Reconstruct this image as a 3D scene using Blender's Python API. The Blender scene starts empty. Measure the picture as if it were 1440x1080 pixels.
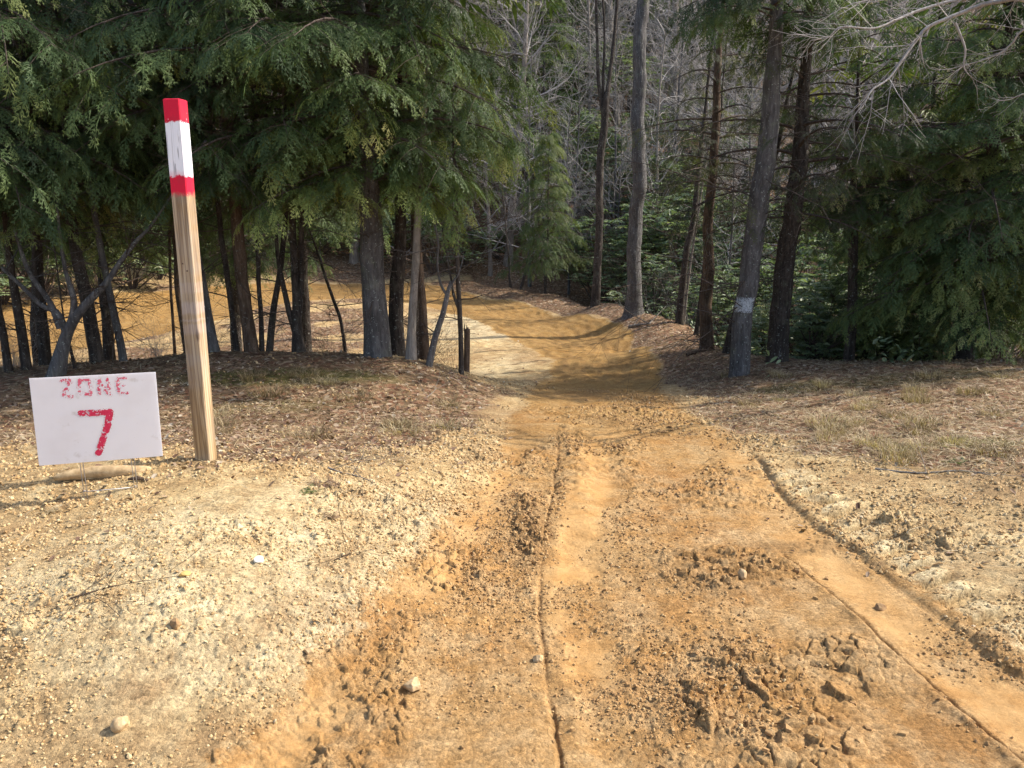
import bpy, math, random
import numpy as np
from mathutils import Vector, Matrix
random.seed(7)
RNG = np.random.default_rng(11)
R = math.radians
scene = bpy.context.scene
COL = scene.collection

# ------------------------------------------------------------------ camera model
W0, H0, FPX = 1440.0, 1080.0, 1110.0
PITCH = R(12.4)
CP, SP = math.cos(PITCH), math.sin(PITCH)
CAMZ = 1.6
def ray(px, py):
    dx = (px-W0/2)/FPX; dy = (H0/2-py)/FPX
    return dx, CP+dy*SP, -SP+dy*CP
def at(px, py, Y):
    dx, yy, zz = ray(px, py)
    t = Y/yy
    return (dx*t, Y, CAMZ+zz*t)
def atz(px, py, z):
    dx, yy, zz = ray(px, py)
    t = (z-CAMZ)/zz
    return (dx*t, yy*t, z)

# ------------------------------------------------------------------ numpy noise
def _hash(ix, iy, seed):
    ix = ix.astype(np.int64); iy = iy.astype(np.int64)
    h = (ix*374761393 + iy*668265263 + seed*1442695041) & 0xffffffff
    h = ((h ^ (h >> 13))*1274126177) & 0xffffffff
    h = ((h ^ (h >> 16))*2246822519) & 0xffffffff
    h = h ^ (h >> 15)
    return (h & 0xffffff)/float(0x1000000)
def vnoise(x, y, seed=0):
    xi = np.floor(x); yi = np.floor(y); fx = x-xi; fy = y-yi
    u = fx*fx*fx*(fx*(fx*6-15)+10); v = fy*fy*fy*(fy*(fy*6-15)+10)
    a = _hash(xi, yi, seed); b = _hash(xi+1, yi, seed); c = _hash(xi, yi+1, seed); d = _hash(xi+1, yi+1, seed)
    return (a*(1-u)+b*u)*(1-v)+(c*(1-u)+d*u)*v*1.0
def fbm(x, y, seed=0, octv=4, gain=.5):
    s = 0; a = 1; t = 0
    for i in range(octv):
        c, sn = math.cos(i*1.3), math.sin(i*1.3)
        s = s+a*(vnoise((x*c-y*sn)*2**i+i*17.3, (x*sn+y*c)*2**i-i*9.1, seed+i)-.5); t += a; a *= gain
    return s/t*2           # about -1..1
def clods(x, y, seed, rmin=.15, rmax=.55, prob=1.0):
    """rounded lumps of random size on a jittered grid (unit cell)"""
    xi = np.floor(x); yi = np.floor(y); out = np.zeros_like(x)
    for ox in (-1, 0, 1):
        for oy in (-1, 0, 1):
            cx = xi+ox; cy = yi+oy
            jx = cx+_hash(cx, cy, seed); jy = cy+_hash(cx, cy, seed+1)
            r = rmin+(rmax-rmin)*_hash(cx, cy, seed+2)**2
            r = np.where(_hash(cx, cy, seed+3) < prob, r, 0)
            ang = _hash(cx, cy, seed+4)*3.14; ca, sa = np.cos(ang), np.sin(ang)
            dx = x-jx; dy = y-jy
            ax = dx*ca+dy*sa; ay = (-dx*sa+dy*ca)*1.45
            d = np.abs(ax)**2.6+np.abs(ay)**2.6
            h = np.clip(r**2.6-d, 0, None)**.45*.9
            out = np.maximum(out, h)
    return out
def worley(x, y, seed):
    xi = np.floor(x); yi = np.floor(y); f1 = np.full(x.shape, 9.); f2 = np.full(x.shape, 9.); h = np.zeros_like(x)
    for ox in (-1, 0, 1):
        for oy in (-1, 0, 1):
            cx = xi+ox; cy = yi+oy; dx = x-cx-_hash(cx, cy, seed); dy = y-cy-_hash(cx, cy, seed+1); d = np.hypot(dx, dy)
            hh = _hash(cx, cy, seed+2)+.9*(_hash(cx, cy, seed+3)-.5)*dx+.9*(_hash(cx, cy, seed+4)-.5)*dy
            n = d < f1; f2 = np.where(n, f1, np.minimum(f2, d)); h = np.where(n, hh, h); f1 = np.where(n, d, f1)
    return f1, f2, h
def sstep(a, b, x):
    t = np.clip((x-a)/(b-a), 0, 1); return t*t*(3-2*t)

# ------------------------------------------------------------------ base terrain: thin plate through survey points
CPS = []
def P(px, py, z): CPS.append(atz(px, py, z))
def Q(px, py, Y): CPS.append(at(px, py, Y))
def Wd(x, y, z): CPS.append((x, y, z))
# track, near to far
for px, py, z in [(900,1080,0),(450,1080,0),(1350,1080,.02),(850,900,0),(640,900,.0),(1150,900,.01),(840,780,0),(640,780,.01),(1080,780,.0),
                  (845,700,-.02),(690,700,-.01),(1040,700,-.02),(845,640,-.09),(680,640,-.08),(1020,640,-.09),(835,590,-.22),(730,590,-.2),(960,590,-.2),
                  (828,552,-.46),(760,556,-.42),(900,556,-.4)]: P(px, py, z)
for px, py, Y in [(840,524,12),(790,524,12),(890,524,12),(828,495,15),(770,495,15),(880,495,15),(800,468,18.4),(740,468,18.4),(850,470,17.8),(740,440,22),(690,440,22),
                  (800,445,21),(660,414,26),(700,420,25),(590,403,28),(500,402,28.5),(400,412,26),(300,430,23),(230,455,19.5),(150,470,18),(60,480,17),(-60,500,15.5)]: Q(px, py, Y)
# left mound, sign, post
for px, py, z in [(100,850,.15),(0,900,.08),(0,1000,.03),(250,950,.09),(350,1020,.0),(150,700,.16),(0,700,.13),(290,645,.22),(220,650,.22),(420,655,.16),
                  (540,680,.12),(350,760,.22),(460,820,.12),(545,760,.11),(200,780,.22),(600,655,.07),(420,880,.10)]: P(px, py, z)
for px, py, Y in [(400,600,5.9),(520,600,6.0),(280,600,6.0),(100,600,6.2),(0,600,6.2),(620,600,6.2),(500,560,7.2),(350,560,7.2),(150,560,7.3),(620,570,7.2),
                  (60,521,8.6),(180,508,8.9),(300,496,9.0),(420,496,9.1),(532,502,8.8),(600,511,8.7),(650,527,8.8),(690,545,8.7),(-80,530,8.6),(700,560,8.0)]: Q(px, py, Y)
for x in (-9,-7,-5.5,-4,-2.6): Wd(x, 10.6, -.5); Wd(x, 12.5, -1.0)
Wd(-1.4,10.8,-.65); Wd(-.4,11.2,-.8); Wd(-1.5,12.8,-1.05); Wd(-.6,14,-1.12)
for x, y, z in [(-2,16,-1.2),(-1.5,19,-1.18),(-4,15,-1.15),(-4,19,-1.1),(-4,23,-1.0),(-7,14,-1.15),(-7,18,-1.05),(-7,22,-1.0),(-10,15,-1.15),(-12,18,-1.05),(-14,15,-1.1),(0,17.5,-1.2),(-.5,20.5,-1.15)]: Wd(x, y, z)
# right side
for px, py, z in [(1440,640,.1),(1440,800,.06),(1440,950,.04),(1250,760,.02),(1200,680,.01),(1300,680,.05),(1440,720,.08),(1130,640,-.03)]: P(px, py, z)
for px, py, Y in [(1040,527,9.9),(1000,545,9.3),(1091,509,10.6),(1200,512,9.8),(1320,508,9.6),(1440,505,9.4),(1560,505,9.4),(1440,560,6.9),(1250,600,5.9),(1250,560,7.3),(1100,600,6.1),(1100,560,7.8),
                  (1000,590,6.8),(975,560,8.4),(960,530,11),(950,505,12.4),(993,492,12.8),(930,470,15.5),(892,441,18.2),(900,455,17),(843,426,21),(780,414,24.2),(719,405,26.5),(640,399,28.6),(955,453,16.5),(979,472,14.5),(1021,498,12)]: Q(px, py, Y)
for x, y, z in [(4.5,12.6,-.95),(6.5,12,-.9),(9,12,-.9),(4.5,15,-1.7),(7,15,-2.0),(5,18.5,-1.9),(8,19,-2.6),(12,16,-2.2),(4.6,22,-1.9),(3,24,-1.6),(1.5,27,-1.5),(8,24,-2.2),(-1,29,-1.1),(-4,30.5,-.7),(-8,29,-.7),(-12,25,-.7),(-15,20,-.7),(-19,17,-.8),(14,22,-2.2)]: Wd(x, y, z)
for x in range(-90, 91, 15):
    for y, b in ((33, .3), (38, 2.6), (45, 6.2), (60, 13.5), (80, 24), (110, 36), (150, 44)):
        Wd(x, y, b+.9*math.sin(x*.09+y*.05))
for x, y, z in [(0,0,0),(-3,0,0),(3,0,0),(-8,3,.1),(8,3,.1),(-12,9,0),(12,9,-.1),(0,-6,.1),(-12,-8,.2),(12,-8,.2),(-40,0,.5),(40,0,0),(0,-40,1),(-40,-40,1),(40,-40,1),(-25,15,0),(25,16,-1),(-120,-120,2),(120,-120,2),(-120,0,3),(120,0,3),(-1,1,0),(1.2,1,0)]: Wd(x, y, z)
CPA = np.array(CPS)
def _tps_k(d2): return .5*d2*np.log(d2+1e-9)
def _tps_fit():
    p = CPA[:, :2]/20.0; n = len(p)
    d2 = ((p[:, None]-p[None])**2).sum(-1)
    A = np.zeros((n+3, n+3)); A[:n, :n] = _tps_k(d2)+np.eye(n)*8e-5
    A[:n, n] = 1; A[:n, n+1:] = p; A[n, :n] = 1; A[n+1:, :n] = p.T
    return np.linalg.solve(A, np.concatenate([CPA[:, 2], [0, 0, 0]]))
_TW = _tps_fit()
def _tps(x, y):
    q = np.stack([x.ravel(), y.ravel()], 1)/20.0; out = np.empty(len(q)); p = CPA[:, :2]/20.0
    for i in range(0, len(q), 20000):
        c = q[i:i+20000]
        d2 = ((c[:, None]-p[None])**2).sum(-1)
        out[i:i+20000] = _tps_k(d2)@_TW[:-3]+_TW[-3]+c@_TW[-2:]
    return out.reshape(x.shape)
class Grid:
    def __init__(s, x0, x1, y0, y1, st):
        s.x0, s.y0, s.st = x0, y0, st
        xs = np.arange(x0-2*st, x1+3*st, st); ys = np.arange(y0-2*st, y1+3*st, st); s.ox = xs[0]; s.oy = ys[0]
        X, Y = np.meshgrid(xs, ys); s.g = _tps(X, Y); s.sh = s.g.shape
    def __call__(s, x, y):
        u = np.clip((x-s.ox)/s.st, 1, s.sh[1]-3.001); v = np.clip((y-s.oy)/s.st, 1, s.sh[0]-3.001)
        i = np.floor(u).astype(int); j = np.floor(v).astype(int); fu = u-i; fv = v-j
        def cr(t): return (-.5*t+t*t-.5*t**3, 1-2.5*t*t+1.5*t**3, .5*t+2*t*t-1.5*t**3, -.5*t*t+.5*t**3)
        wu = cr(fu); wv = cr(fv); r = 0
        for b in range(4):
            row = 0
            for a in range(4): row = row+wu[a]*s.g[j+b-1, i+a-1]
            r = r+wv[b]*row
        return r
G1 = Grid(-22, 22, -3, 36, .3)
G2 = Grid(-160, 160, -160, 170, 3.0)
def base_z(x, y):
    x = np.asarray(x, float); y = np.asarray(y, float)
    z2 = G2(x, y); z1 = G1(x, y)
    w = sstep(0, 3, np.minimum(np.minimum(x+21, 21-x), np.minimum(y+2.5, 34.5-y)))
    return z1*w+z2*(1-w)
def ground_hit(px, py):
    dx, yy, zz = ray(px, py)
    t = np.linspace(1.2, 60, 6000)
    d = CAMZ+zz*t-base_z(dx*t, yy*t)
    k = np.argmax(d < 0)
    if d[k] >= 0: k = len(t)-1
    return (dx*t[k], yy*t[k])
def hits(pts): return np.array([ground_hit(*p) for p in pts])

# ------------------------------------------------------------------ polylines and patches on the ground
def seg_dist(x, y, pts):
    best = np.full(x.shape, 1e9); side = np.zeros_like(x); along = np.zeros_like(x); acc = 0
    for (ax, ay), (bx, by) in zip(pts[:-1], pts[1:]):
        vx, vy = bx-ax, by-ay; L = math.hypot(vx, vy)
        t = np.clip(((x-ax)*vx+(y-ay)*vy)/(L*L), 0, 1)
        dx = x-(ax+vx*t); dy = y-(ay+vy*t); d = np.hypot(dx, dy)
        sg = np.sign(vx*(y-ay)-vy*(x-ax))
        m = d < best; best = np.where(m, d, best); side = np.where(m, sg*d, side); along = np.where(m, acc+t*L, along); acc += L
    return best, side, along
def smooth_line(pts, n=6):
    pts = np.array(pts, float); out = []
    for i in range(len(pts)-1):
        p0 = pts[max(i-1, 0)]; p1 = pts[i]; p2 = pts[i+1]; p3 = pts[min(i+2, len(pts)-1)]
        for t in np.linspace(0, 1, n, endpoint=False):
            out.append(.5*((2*p1)+(-p0+p2)*t+(2*p0-5*p1+4*p2-p3)*t*t+(-p0+3*p1-3*p2+p3)*t**3))
    out.append(pts[-1]); return np.array(out)
def inpoly(x, y, poly):
    ins = np.zeros(x.shape, bool); n = len(poly)
    for i in range(n):
        x1, y1 = poly[i]; x2, y2 = poly[(i+1) % n]
        c = ((y1 > y) != (y2 > y)) & (x < (x2-x1)*(y-y1)/((y2-y1) if abs(y2-y1) > 1e-9 else 1e-9)+x1)
        ins ^= c
    return ins
def poly_sd(x, y, poly):
    d, _, _ = seg_dist(x, y, np.vstack([poly, poly[:1]])); return np.where(inpoly(x, y, poly), -d, d)
def patch(x, y, cpx, cpy, rx, ry, seed=0):
    c = CENT(cpx, cpy)
    n = fbm(x*1.7, y*1.7, seed+50, 3)*.6
    d = np.hypot((x-c[0])/rx, (y-c[1])/ry)
    return 1-sstep(.55, 1.15, d+n*.5)
_cc = {}
def CENT(px, py):
    if (px, py) not in _cc: _cc[(px, py)] = ground_hit(px, py)
    return _cc[(px, py)]

ROAD_L = hits([(330,1080),(430,980),(545,860),(640,730),(700,640),(715,600),(735,570),(755,545)])
ROAD_R = hits([(1560,1080),(1440,935),(1300,830),(1160,750),(1090,690),(1050,645),(1000,600),(940,560)])
ROAD_POLY = np.vstack([[(-1.0,.2),(-1.0,1.2)], ROAD_L, smooth_line([(.42,10.3),(.6,12.2),(.62,14.3),(.3,16.5),(-.5,19),(-1.6,21.3),(-3.2,23.3),(-5.2,24.2),(-6.6,22.5),(-7.3,19.5),(-8.5,16.5),(-11,14),(-16,12.5),(-22,12)], 4),
                       smooth_line([(-22,16.5),(-17,18),(-14,20.5),(-11,24.5),(-8,27.8),(-4,28.9),(-2.9,28.3),(-1.4,26),(.2,23.5),(1.35,21),(2.2,18.8),(2.45,17),(2.32,14),(2.25,12.2),(1.95,10.2)], 4), ROAD_R[::-1], [(1.6,1.2),(1.6,.2)]])
RUT_C = smooth_line(hits([(785,600),(783,660),(772,720),(762,800),(758,860),(764,930),(776,1000),(790,1085)]))
RUT_R = smooth_line(hits([(985,625),(1005,660),(1035,710),(1075,755),(1140,810),(1210,875),(1290,950),(1370,1020),(1450,1085)]))
RUT_R2 = smooth_line(hits([(1060,640),(1095,690),(1150,745),(1230,800),(1330,880),(1440,960)]))
TRK_C = smooth_line(hits([(850,610),(835,680),(815,760),(810,840),(812,920),(830,1085)]))
TRK_R = smooth_line(hits([(1030,620),(1080,700),(1140,770),(1230,840),(1330,920),(1470,1040)]))
TRK_L = smooth_line(hits([(735,610),(690,680),(640,760),(560,870),(480,960),(390,1060),(330,1120)]))
TREAD = smooth_line(hits([(1110,665),(1150,700),(1200,735),(1260,775),(1330,830),(1420,900)]))
LEAF_L = hits([(-200,640),(60,628),(240,640),(300,648),(420,660),(520,668),(600,650),(650,610),(690,585),(720,560),(700,545),(650,527),(560,506)])
LEAF_L = np.vstack([LEAF_L, [(-1.2,11.5),(-9,12),(-16,11),(-14,5)]])
LEAF_R = hits([(960,545),(990,590),(1050,630),(1110,650),(1200,655),(1300,665),(1380,668),(1600,660),(1700,600)])
LEAF_R = np.vstack([LEAF_R, [(14,8),(20,25),(8,33),(-3,28.9),(-1.3,26.1),(.25,23.5),(1.38,21.1),(2.2,18.9),(2.45,17),(2.3,14),(2.2,12.2),(1.9,10.4)]])

def masks(x, y, fine=True):
    n = fbm(x*1.3, y*1.3, 5, 4)*.28+fbm(x*6, y*6, 9, 3)*.05
    far = sstep(9, 14, y)
    rd = poly_sd(x, y, ROAD_POLY)+n*(.5+far*.25)
    road = 1-sstep(-.16, .2, rd)
    n2 = fbm(x*1.1+7, y*1.1, 21, 4)
    sh = 1-.72*sstep(8.5, 10.5, y)
    ll = 1-sstep(-.45*sh, .35*sh, poly_sd(x, y, LEAF_L)+n2*.55*sh)
    lr = 1-sstep(-.45*sh, .35*sh, poly_sd(x, y, LEAF_R)+n2*.6*sh)
    hill = sstep(29.3, 30.5, y+n2+.0*x)*1.0
    hill = np.maximum(hill, sstep(28, 29.5, y+n2*.8)*sstep(-4, -6, x))
    off = np.maximum(sstep(14, 17, np.abs(x)+n2), sstep(0, -4, y))
    isl = sstep(-.35, .25, n2)*sstep(12, 13.5, y)*sstep(27, 25, y)*sstep(-1.8, -3.6, x)*.85
    litter = np.clip(np.maximum.reduce([ll, lr, hill, off, isl]), 0, 1)*(1-road)
    return road, litter, rd
def wheel(x, y):
    s = 0
    for L, w, k in ((TRK_C, .13, 1), (TRK_R, .13, .9), (TRK_L, .11, .9)):
        d, _, _ = seg_dist(x, y, L); d = d+fbm(x*4, y*4, 33, 3)*.05
        s = np.maximum(s, k*(1-sstep(w*.45, w*1.5, d)))
    s = s*np.clip(.55+1.6*fbm(x*2.3, y*2.3, 35, 4), .1, 1)
    return s*sstep(9.5, 8, y)
def detail(x, y):
    """everything smaller than the survey points; returns z offset and smooth mask"""
    road, litter, rd = masks(x, y)
    near = sstep(16, 9, y)*sstep(-1, .8, y)
    rr = np.hypot(x, y); nearc = sstep(14, 6, rr)
    z = fbm(x*.9, y*.9, 1, 4)*.035*(1-road*.85)+fbm(x*3.1, y*3.1, 2, 4)*.018
    z = z+fbm(x*.35, y*.35, 3, 3)*.25*sstep(30, 40, y)
    sm = wheel(x, y)*road
    cl = np.clip(.62+1.0*fbm(x*1.6+3, y*1.6, 41, 3), .12, 1.25)*(1-sm*.93)*nearc
    moundclod = (1-road)*(1-litter)*(1+.8*sstep(-.1, .4, fbm(x*1.9, y*1.9, 97, 3)))
    _d, _s, _a = seg_dist(x, y, TREAD); cl = cl*(1-.85*np.exp(-(_s/.12)**4))
    amp = cl*(road*.85+moundclod*1.6+litter*.35)
    wx = x+.022*fbm(x*16, y*16, 95, 4); wy = y+.022*fbm(x*16+7, y*16, 96, 4)
    c1 = clods(wx*9, wy*9, 61, .1, .55, .55)*.045
    c2 = clods(wx*22, wy*22, 71, .15, .6, .8)*.020
    c3 = clods(wx*46, wy*46, 81, .2, .6, .9)*.0095
    z = z+amp*(c1*sstep(.45, 1.0, cl)*(1-.35*road)+c2+c3)+fbm(x*26, y*26, 91, 4)*.011*nearc*(1-sm*.85)*np.clip(cl, .3, 1)*(1-litter*.5)
    # ruts
    rutm = 0
    d, s, a = seg_dist(x, y, RUT_C); wob = fbm(a*3, a*0, 12, 3)*.018; s1 = s+wob
    fade = sstep(8, 6, y)
    fd = fade*sstep(.1, 1.0, a); s1 = s1+.006*fbm(x*22, y*22, 68, 3); z = z-fd*(.010*np.exp(-(s1/.008)**2)*np.clip(1.5*vnoise(a*5,a*0,77)+.6*vnoise(a*17,a*0,73)-.2,.05,1.3)+.004*np.exp(-((s1+.08)/.09)**2))
    z = z+fade*.007*sstep(.0, -.02, s1)*sstep(-.4, -.05, s1)+fade*.014*np.exp(-((s1-.06)/.045)**2)*(.5+.9*vnoise(a*2.2, a*0, 14))*(.6+.6*fbm(x*14, y*14, 15, 3))
    hump = np.exp(-((s1-.16)/.1)**2)*np.exp(-((a-1.75)/.55)**2)
    z = z+hump*(.03+.03*clods(wx*14, wy*14, 16, .2, .6))
    rutm = np.maximum(rutm, fade*.7*np.exp(-(s1/.012)**2))
    d, s, a = seg_dist(x, y, RUT_R); s1 = s+fbm(a*4, a*0, 17, 3)*.02+.004*fbm(x*30, y*30, 76, 2)
    fd = fade*sstep(0, .8, a); kk = np.clip(.35+.8*vnoise(a*3, a*0, 78)-.7*(a < 2.2)*vnoise(a*9, a*0, 74), .05, 1.1)
    s1 = s1+.007*fbm(x*24, y*24, 75, 3)
    z = z-fd*.013*kk*np.exp(-(np.abs(s1)/.0085)**2.5)
    rdg = np.exp(-((s1+.030)/.022)**2)*fd*kk
    z = z+rdg*(.009+.016*clods(x*34, y*34, 69, .2, .6))+fd*kk*.008*sstep(.0, -.02, s1)*sstep(-.35, -.05, s1)
    rutm = np.maximum(rutm, fd*kk*np.exp(-(np.abs(s1)/.014)**3))
    d, s, a = seg_dist(x, y, RUT_R2); s1 = s+fbm(a*3, a*0, 19, 3)*.03
    z = z-fade*(.014*np.exp(-(np.abs(s1)/.018)**3)*vnoise(a*4,a*0,79)*1.5)+fade*.012*np.exp(-((s1-.05)/.04)**2)
    d, s, a = seg_dist(x, y, TREAD)
    lug = sstep(-.35, .05, np.sin(a*2*math.pi/.17+s*14+fbm(x*6, y*6, 24, 2)*.8))
    tm = np.exp(-(s/.10)**4)*sstep(-.25, .0, fbm(x*2, y*2, 23, 2)+.15)
    z = z-tm*.022+tm*lug*(.036+.01*vnoise(x*20, y*20, 71))
    for TL in (TRK_C, TRK_R, TRK_L):
        d, s, a = seg_dist(x, y, TL)
        z = z-fade*.008*np.exp(-(s/.13)**4)-fade*sm*.003*(np.sin(a*2*math.pi/.09+np.abs(s)*40) > .2)*sstep(-.1, .3, fbm(x*1.5, y*1.5, 27, 2))
    # old wheel furrows on the far bend follow the edge of the track
    z = z+road*sstep(9, 12, y)*.007*np.sin(rd*24+fbm(x, y, 29, 2)*1.5)
    z = z+sstep(8, 10, y)*sstep(30, 24, y)*(fbm(x*7, y*7, 140, 4)*.012+clods(wx*6, wy*6, 141, .1, .45, .35)*.03*(1-.6*road))
    # bank at the outside of the bend
    cr = np.zeros_like(x); m = (np.hypot(x, y) < 8) & (y > 1) & (rd < .8)
    if m.any():
        a_, b_ = x[m], y[m]; wx = a_+.03*fbm(a_*13, b_*13, 86, 3); wy = b_+.03*fbm(a_*13+5, b_*13, 87, 3)
        p1 = np.maximum.reduce([patch(a_, b_, 1075, 990, .36, .42, 5), .9*patch(a_, b_, 1190, 930, .2, .2, 6)]); p2 = np.maximum.reduce([patch(a_, b_, 745, 740, .10, .55, 7), .8*patch(a_, b_, 1020, 800, .42, .28, 8), .5*patch(a_, b_, 1150, 770, .2, .12, 9), .7*patch(a_, b_, 640, 790, .2, .3, 10)])
        p3 = sstep(.02, .42, fbm(a_*1.5+11, b_*1.1, 66, 4))*.55*sstep(.15, -.2, rd[m])*(1-sm[m]*.8); p2 = np.maximum(p2*.9, p3)
        f1, f2, h = worley(wx*15, wy*12, 400); g1, g2, h2 = worley(wx*27, wy*27, 410)
        o = p1*(.004+.030*h*sstep(.0, .14, f2-f1)+.006*h2)+p2*(.004+.034*h2*h2*sstep(.0, .2, g2-g1)+.012*h)
        o += .006*(p1+p2)*fbm(a_*40, b_*40, 93, 3)
        z = z.copy(); z[m] += o; cr[m] = np.maximum(p1, p2)
    lit = litter*sstep(26, 10, rr)
    z = z+lit*(clods(x*13, y*13, 101, .2, .6, .6)*.018+fbm(x*20, y*20, 103, 3)*.006)
    z = z-.12*np.exp(-poly_sd(x, y, GULLY)**2/.05)*0
    return z, road, litter, sm, rutm, cl
GULLY = np.array([(0,0),(0,1),(1,1)])
def hz(x, y):
    x = np.asarray(x, float); y = np.asarray(y, float)
    sh = x.shape; x = np.atleast_1d(x); y = np.atleast_1d(y)
    return (base_z(x, y)+detail(x, y)[0]).reshape(sh)

# ------------------------------------------------------------------ mesh helpers
def link(o, parent=None):
    COL.objects.link(o)
    if parent: o.parent = parent
    return o
def np_mesh(name, V, F4=None, F3=None, mats=(), mi4=None, mi3=None, smooth=True, attrs=None):
    me = bpy.data.meshes.new(name)
    V = np.asarray(V, np.float32)
    n4 = 0 if F4 is None else len(F4); n3 = 0 if F3 is None else len(F3)
    me.vertices.add(len(V)); me.vertices.foreach_set('co', V.ravel())
    idx = []; tot = []
    if n4: idx.append(np.asarray(F4).ravel()); tot.append(np.full(n4, 4))
    if n3: idx.append(np.asarray(F3).ravel()); tot.append(np.full(n3, 3))
    idx = np.concatenate(idx).astype(np.int32); tot = np.concatenate(tot).astype(np.int32)
    me.loops.add(len(idx)); me.loops.foreach_set('vertex_index', idx)
    me.polygons.add(n4+n3)
    st = np.concatenate([[0], np.cumsum(tot)[:-1]]).astype(np.int32)
    me.polygons.foreach_set('loop_start', st); me.polygons.foreach_set('loop_total', tot)
    me.polygons.foreach_set('use_smooth', np.full(n4+n3, bool(smooth)))
    if mi4 is not None or mi3 is not None:
        m = []
        if n4: m.append(np.zeros(n4) if mi4 is None else mi4)
        if n3: m.append(np.zeros(n3) if mi3 is None else mi3)
        me.polygons.foreach_set('material_index', np.concatenate(m).astype(np.int32))
    for m in mats: me.materials.append(m)
    me.update(calc_edges=True)
    for k, v in (attrs or {}).items():
        if v.ndim == 1:
            a = me.attributes.new(k, 'FLOAT', 'POINT'); a.data.foreach_set('value', v.astype(np.float32))
        else:
            a = me.attributes.new(k, 'FLOAT_COLOR', 'POINT'); a.data.foreach_set('color', v.astype(np.float32).ravel())
    return me
class MB:
    def __init__(s): s.V = []; s.F4 = []; s.F3 = []; s.M4 = []; s.M3 = []; s.A = []; s.n = 0
    def add(s, V, F4=None, F3=None, m=0, a=0.0):
        V = np.asarray(V, float)
        if F4 is not None and len(F4): s.F4.append(np.asarray(F4)+s.n); s.M4.append(np.full(len(F4), m))
        if F3 is not None and len(F3): s.F3.append(np.asarray(F3)+s.n); s.M3.append(np.full(len(F3), m))
        s.V.append(V); s.A.append(np.broadcast_to(np.asarray(a, float), (len(V),)).copy()); s.n += len(V)
    def tube(s, pts, rad, k=5, m=0, a=0.0, cap=True, rough=0.0, seed=0):
        pts = np.asarray(pts, float); n = len(pts); rad = np.broadcast_to(np.asarray(rad, float), (n,))
        T = np.gradient(pts, axis=0); T /= np.linalg.norm(T, axis=1)[:, None]+1e-9
        ref = np.array([0, 0, 1.]) if abs(T[:, 2]).mean() < .8 else np.array([1., 0, 0])
        U = np.cross(T, ref); U /= np.linalg.norm(U, axis=1)[:, None]+1e-9; Wv = np.cross(T, U)
        th = np.linspace(0, 2*math.pi, k, endpoint=False)
        rr = rad[:, None]*np.ones((1, k))
        if rough:
            L = np.concatenate([[0], np.cumsum(np.linalg.norm(np.diff(pts, axis=0), axis=1))])
            uu, vv = np.meshgrid(th, L)
            per = np.cos(uu), np.sin(uu)
            nn = fbm(per[0]*2.6+seed, per[1]*2.6+vv*1.1, seed, 3)*.5+(np.abs(fbm(uu*k/7.0, vv*5, seed+5, 3))-.3)*.9
            rr = rr*(1+rough*nn)
        V = pts[:, None]+rr[..., None]*(np.cos(th)[None, :, None]*U[:, None]+np.sin(th)[None, :, None]*Wv[:, None])
        i = np.arange(n-1)[:, None]*k; j = np.arange(k)[None]; j2 = (j+1) % k
        F = np.stack([i+j, i+j2, i+k+j2, i+k+j], -1).reshape(-1, 4)
        V = V.reshape(-1, 3); F3 = None
        if cap:
            V = np.vstack([V, pts[-1:]]); e = n*k; b = (n-1)*k
            F3 = np.array([(b+q, b+(q+1) % k, e) for q in range(k)])
        s.add(V, F, F3, m, a)
    def mesh(s, name, mats, smooth=True, attr='var'):
        V = np.vstack(s.V)
        return np_mesh(name, V, np.vstack(s.F4) if s.F4 else None, np.vstack(s.F3) if s.F3 else None, mats,
                       np.concatenate(s.M4) if s.M4 else None, np.concatenate(s.M3) if s.M3 else None, smooth, {attr: np.concatenate(s.A)})
    def obj(s, name, mats, parent=None, smooth=True):
        return link(bpy.data.objects.new(name, s.mesh(name, mats, smooth)), parent)
def tag(o, label=None, cat=None, group=None, kind=None):
    if label: o['label'] = label
    if cat: o['category'] = cat
    if group: o['group'] = group
    if kind: o['kind'] = kind
    return o
def empty(name, loc, rz=0, sc=1):
    o = bpy.data.objects.new(name, None); o.empty_display_size = .2; o.location = loc; o.rotation_euler = (0, 0, rz); o.scale = (sc,)*3
    return link(o)

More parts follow.
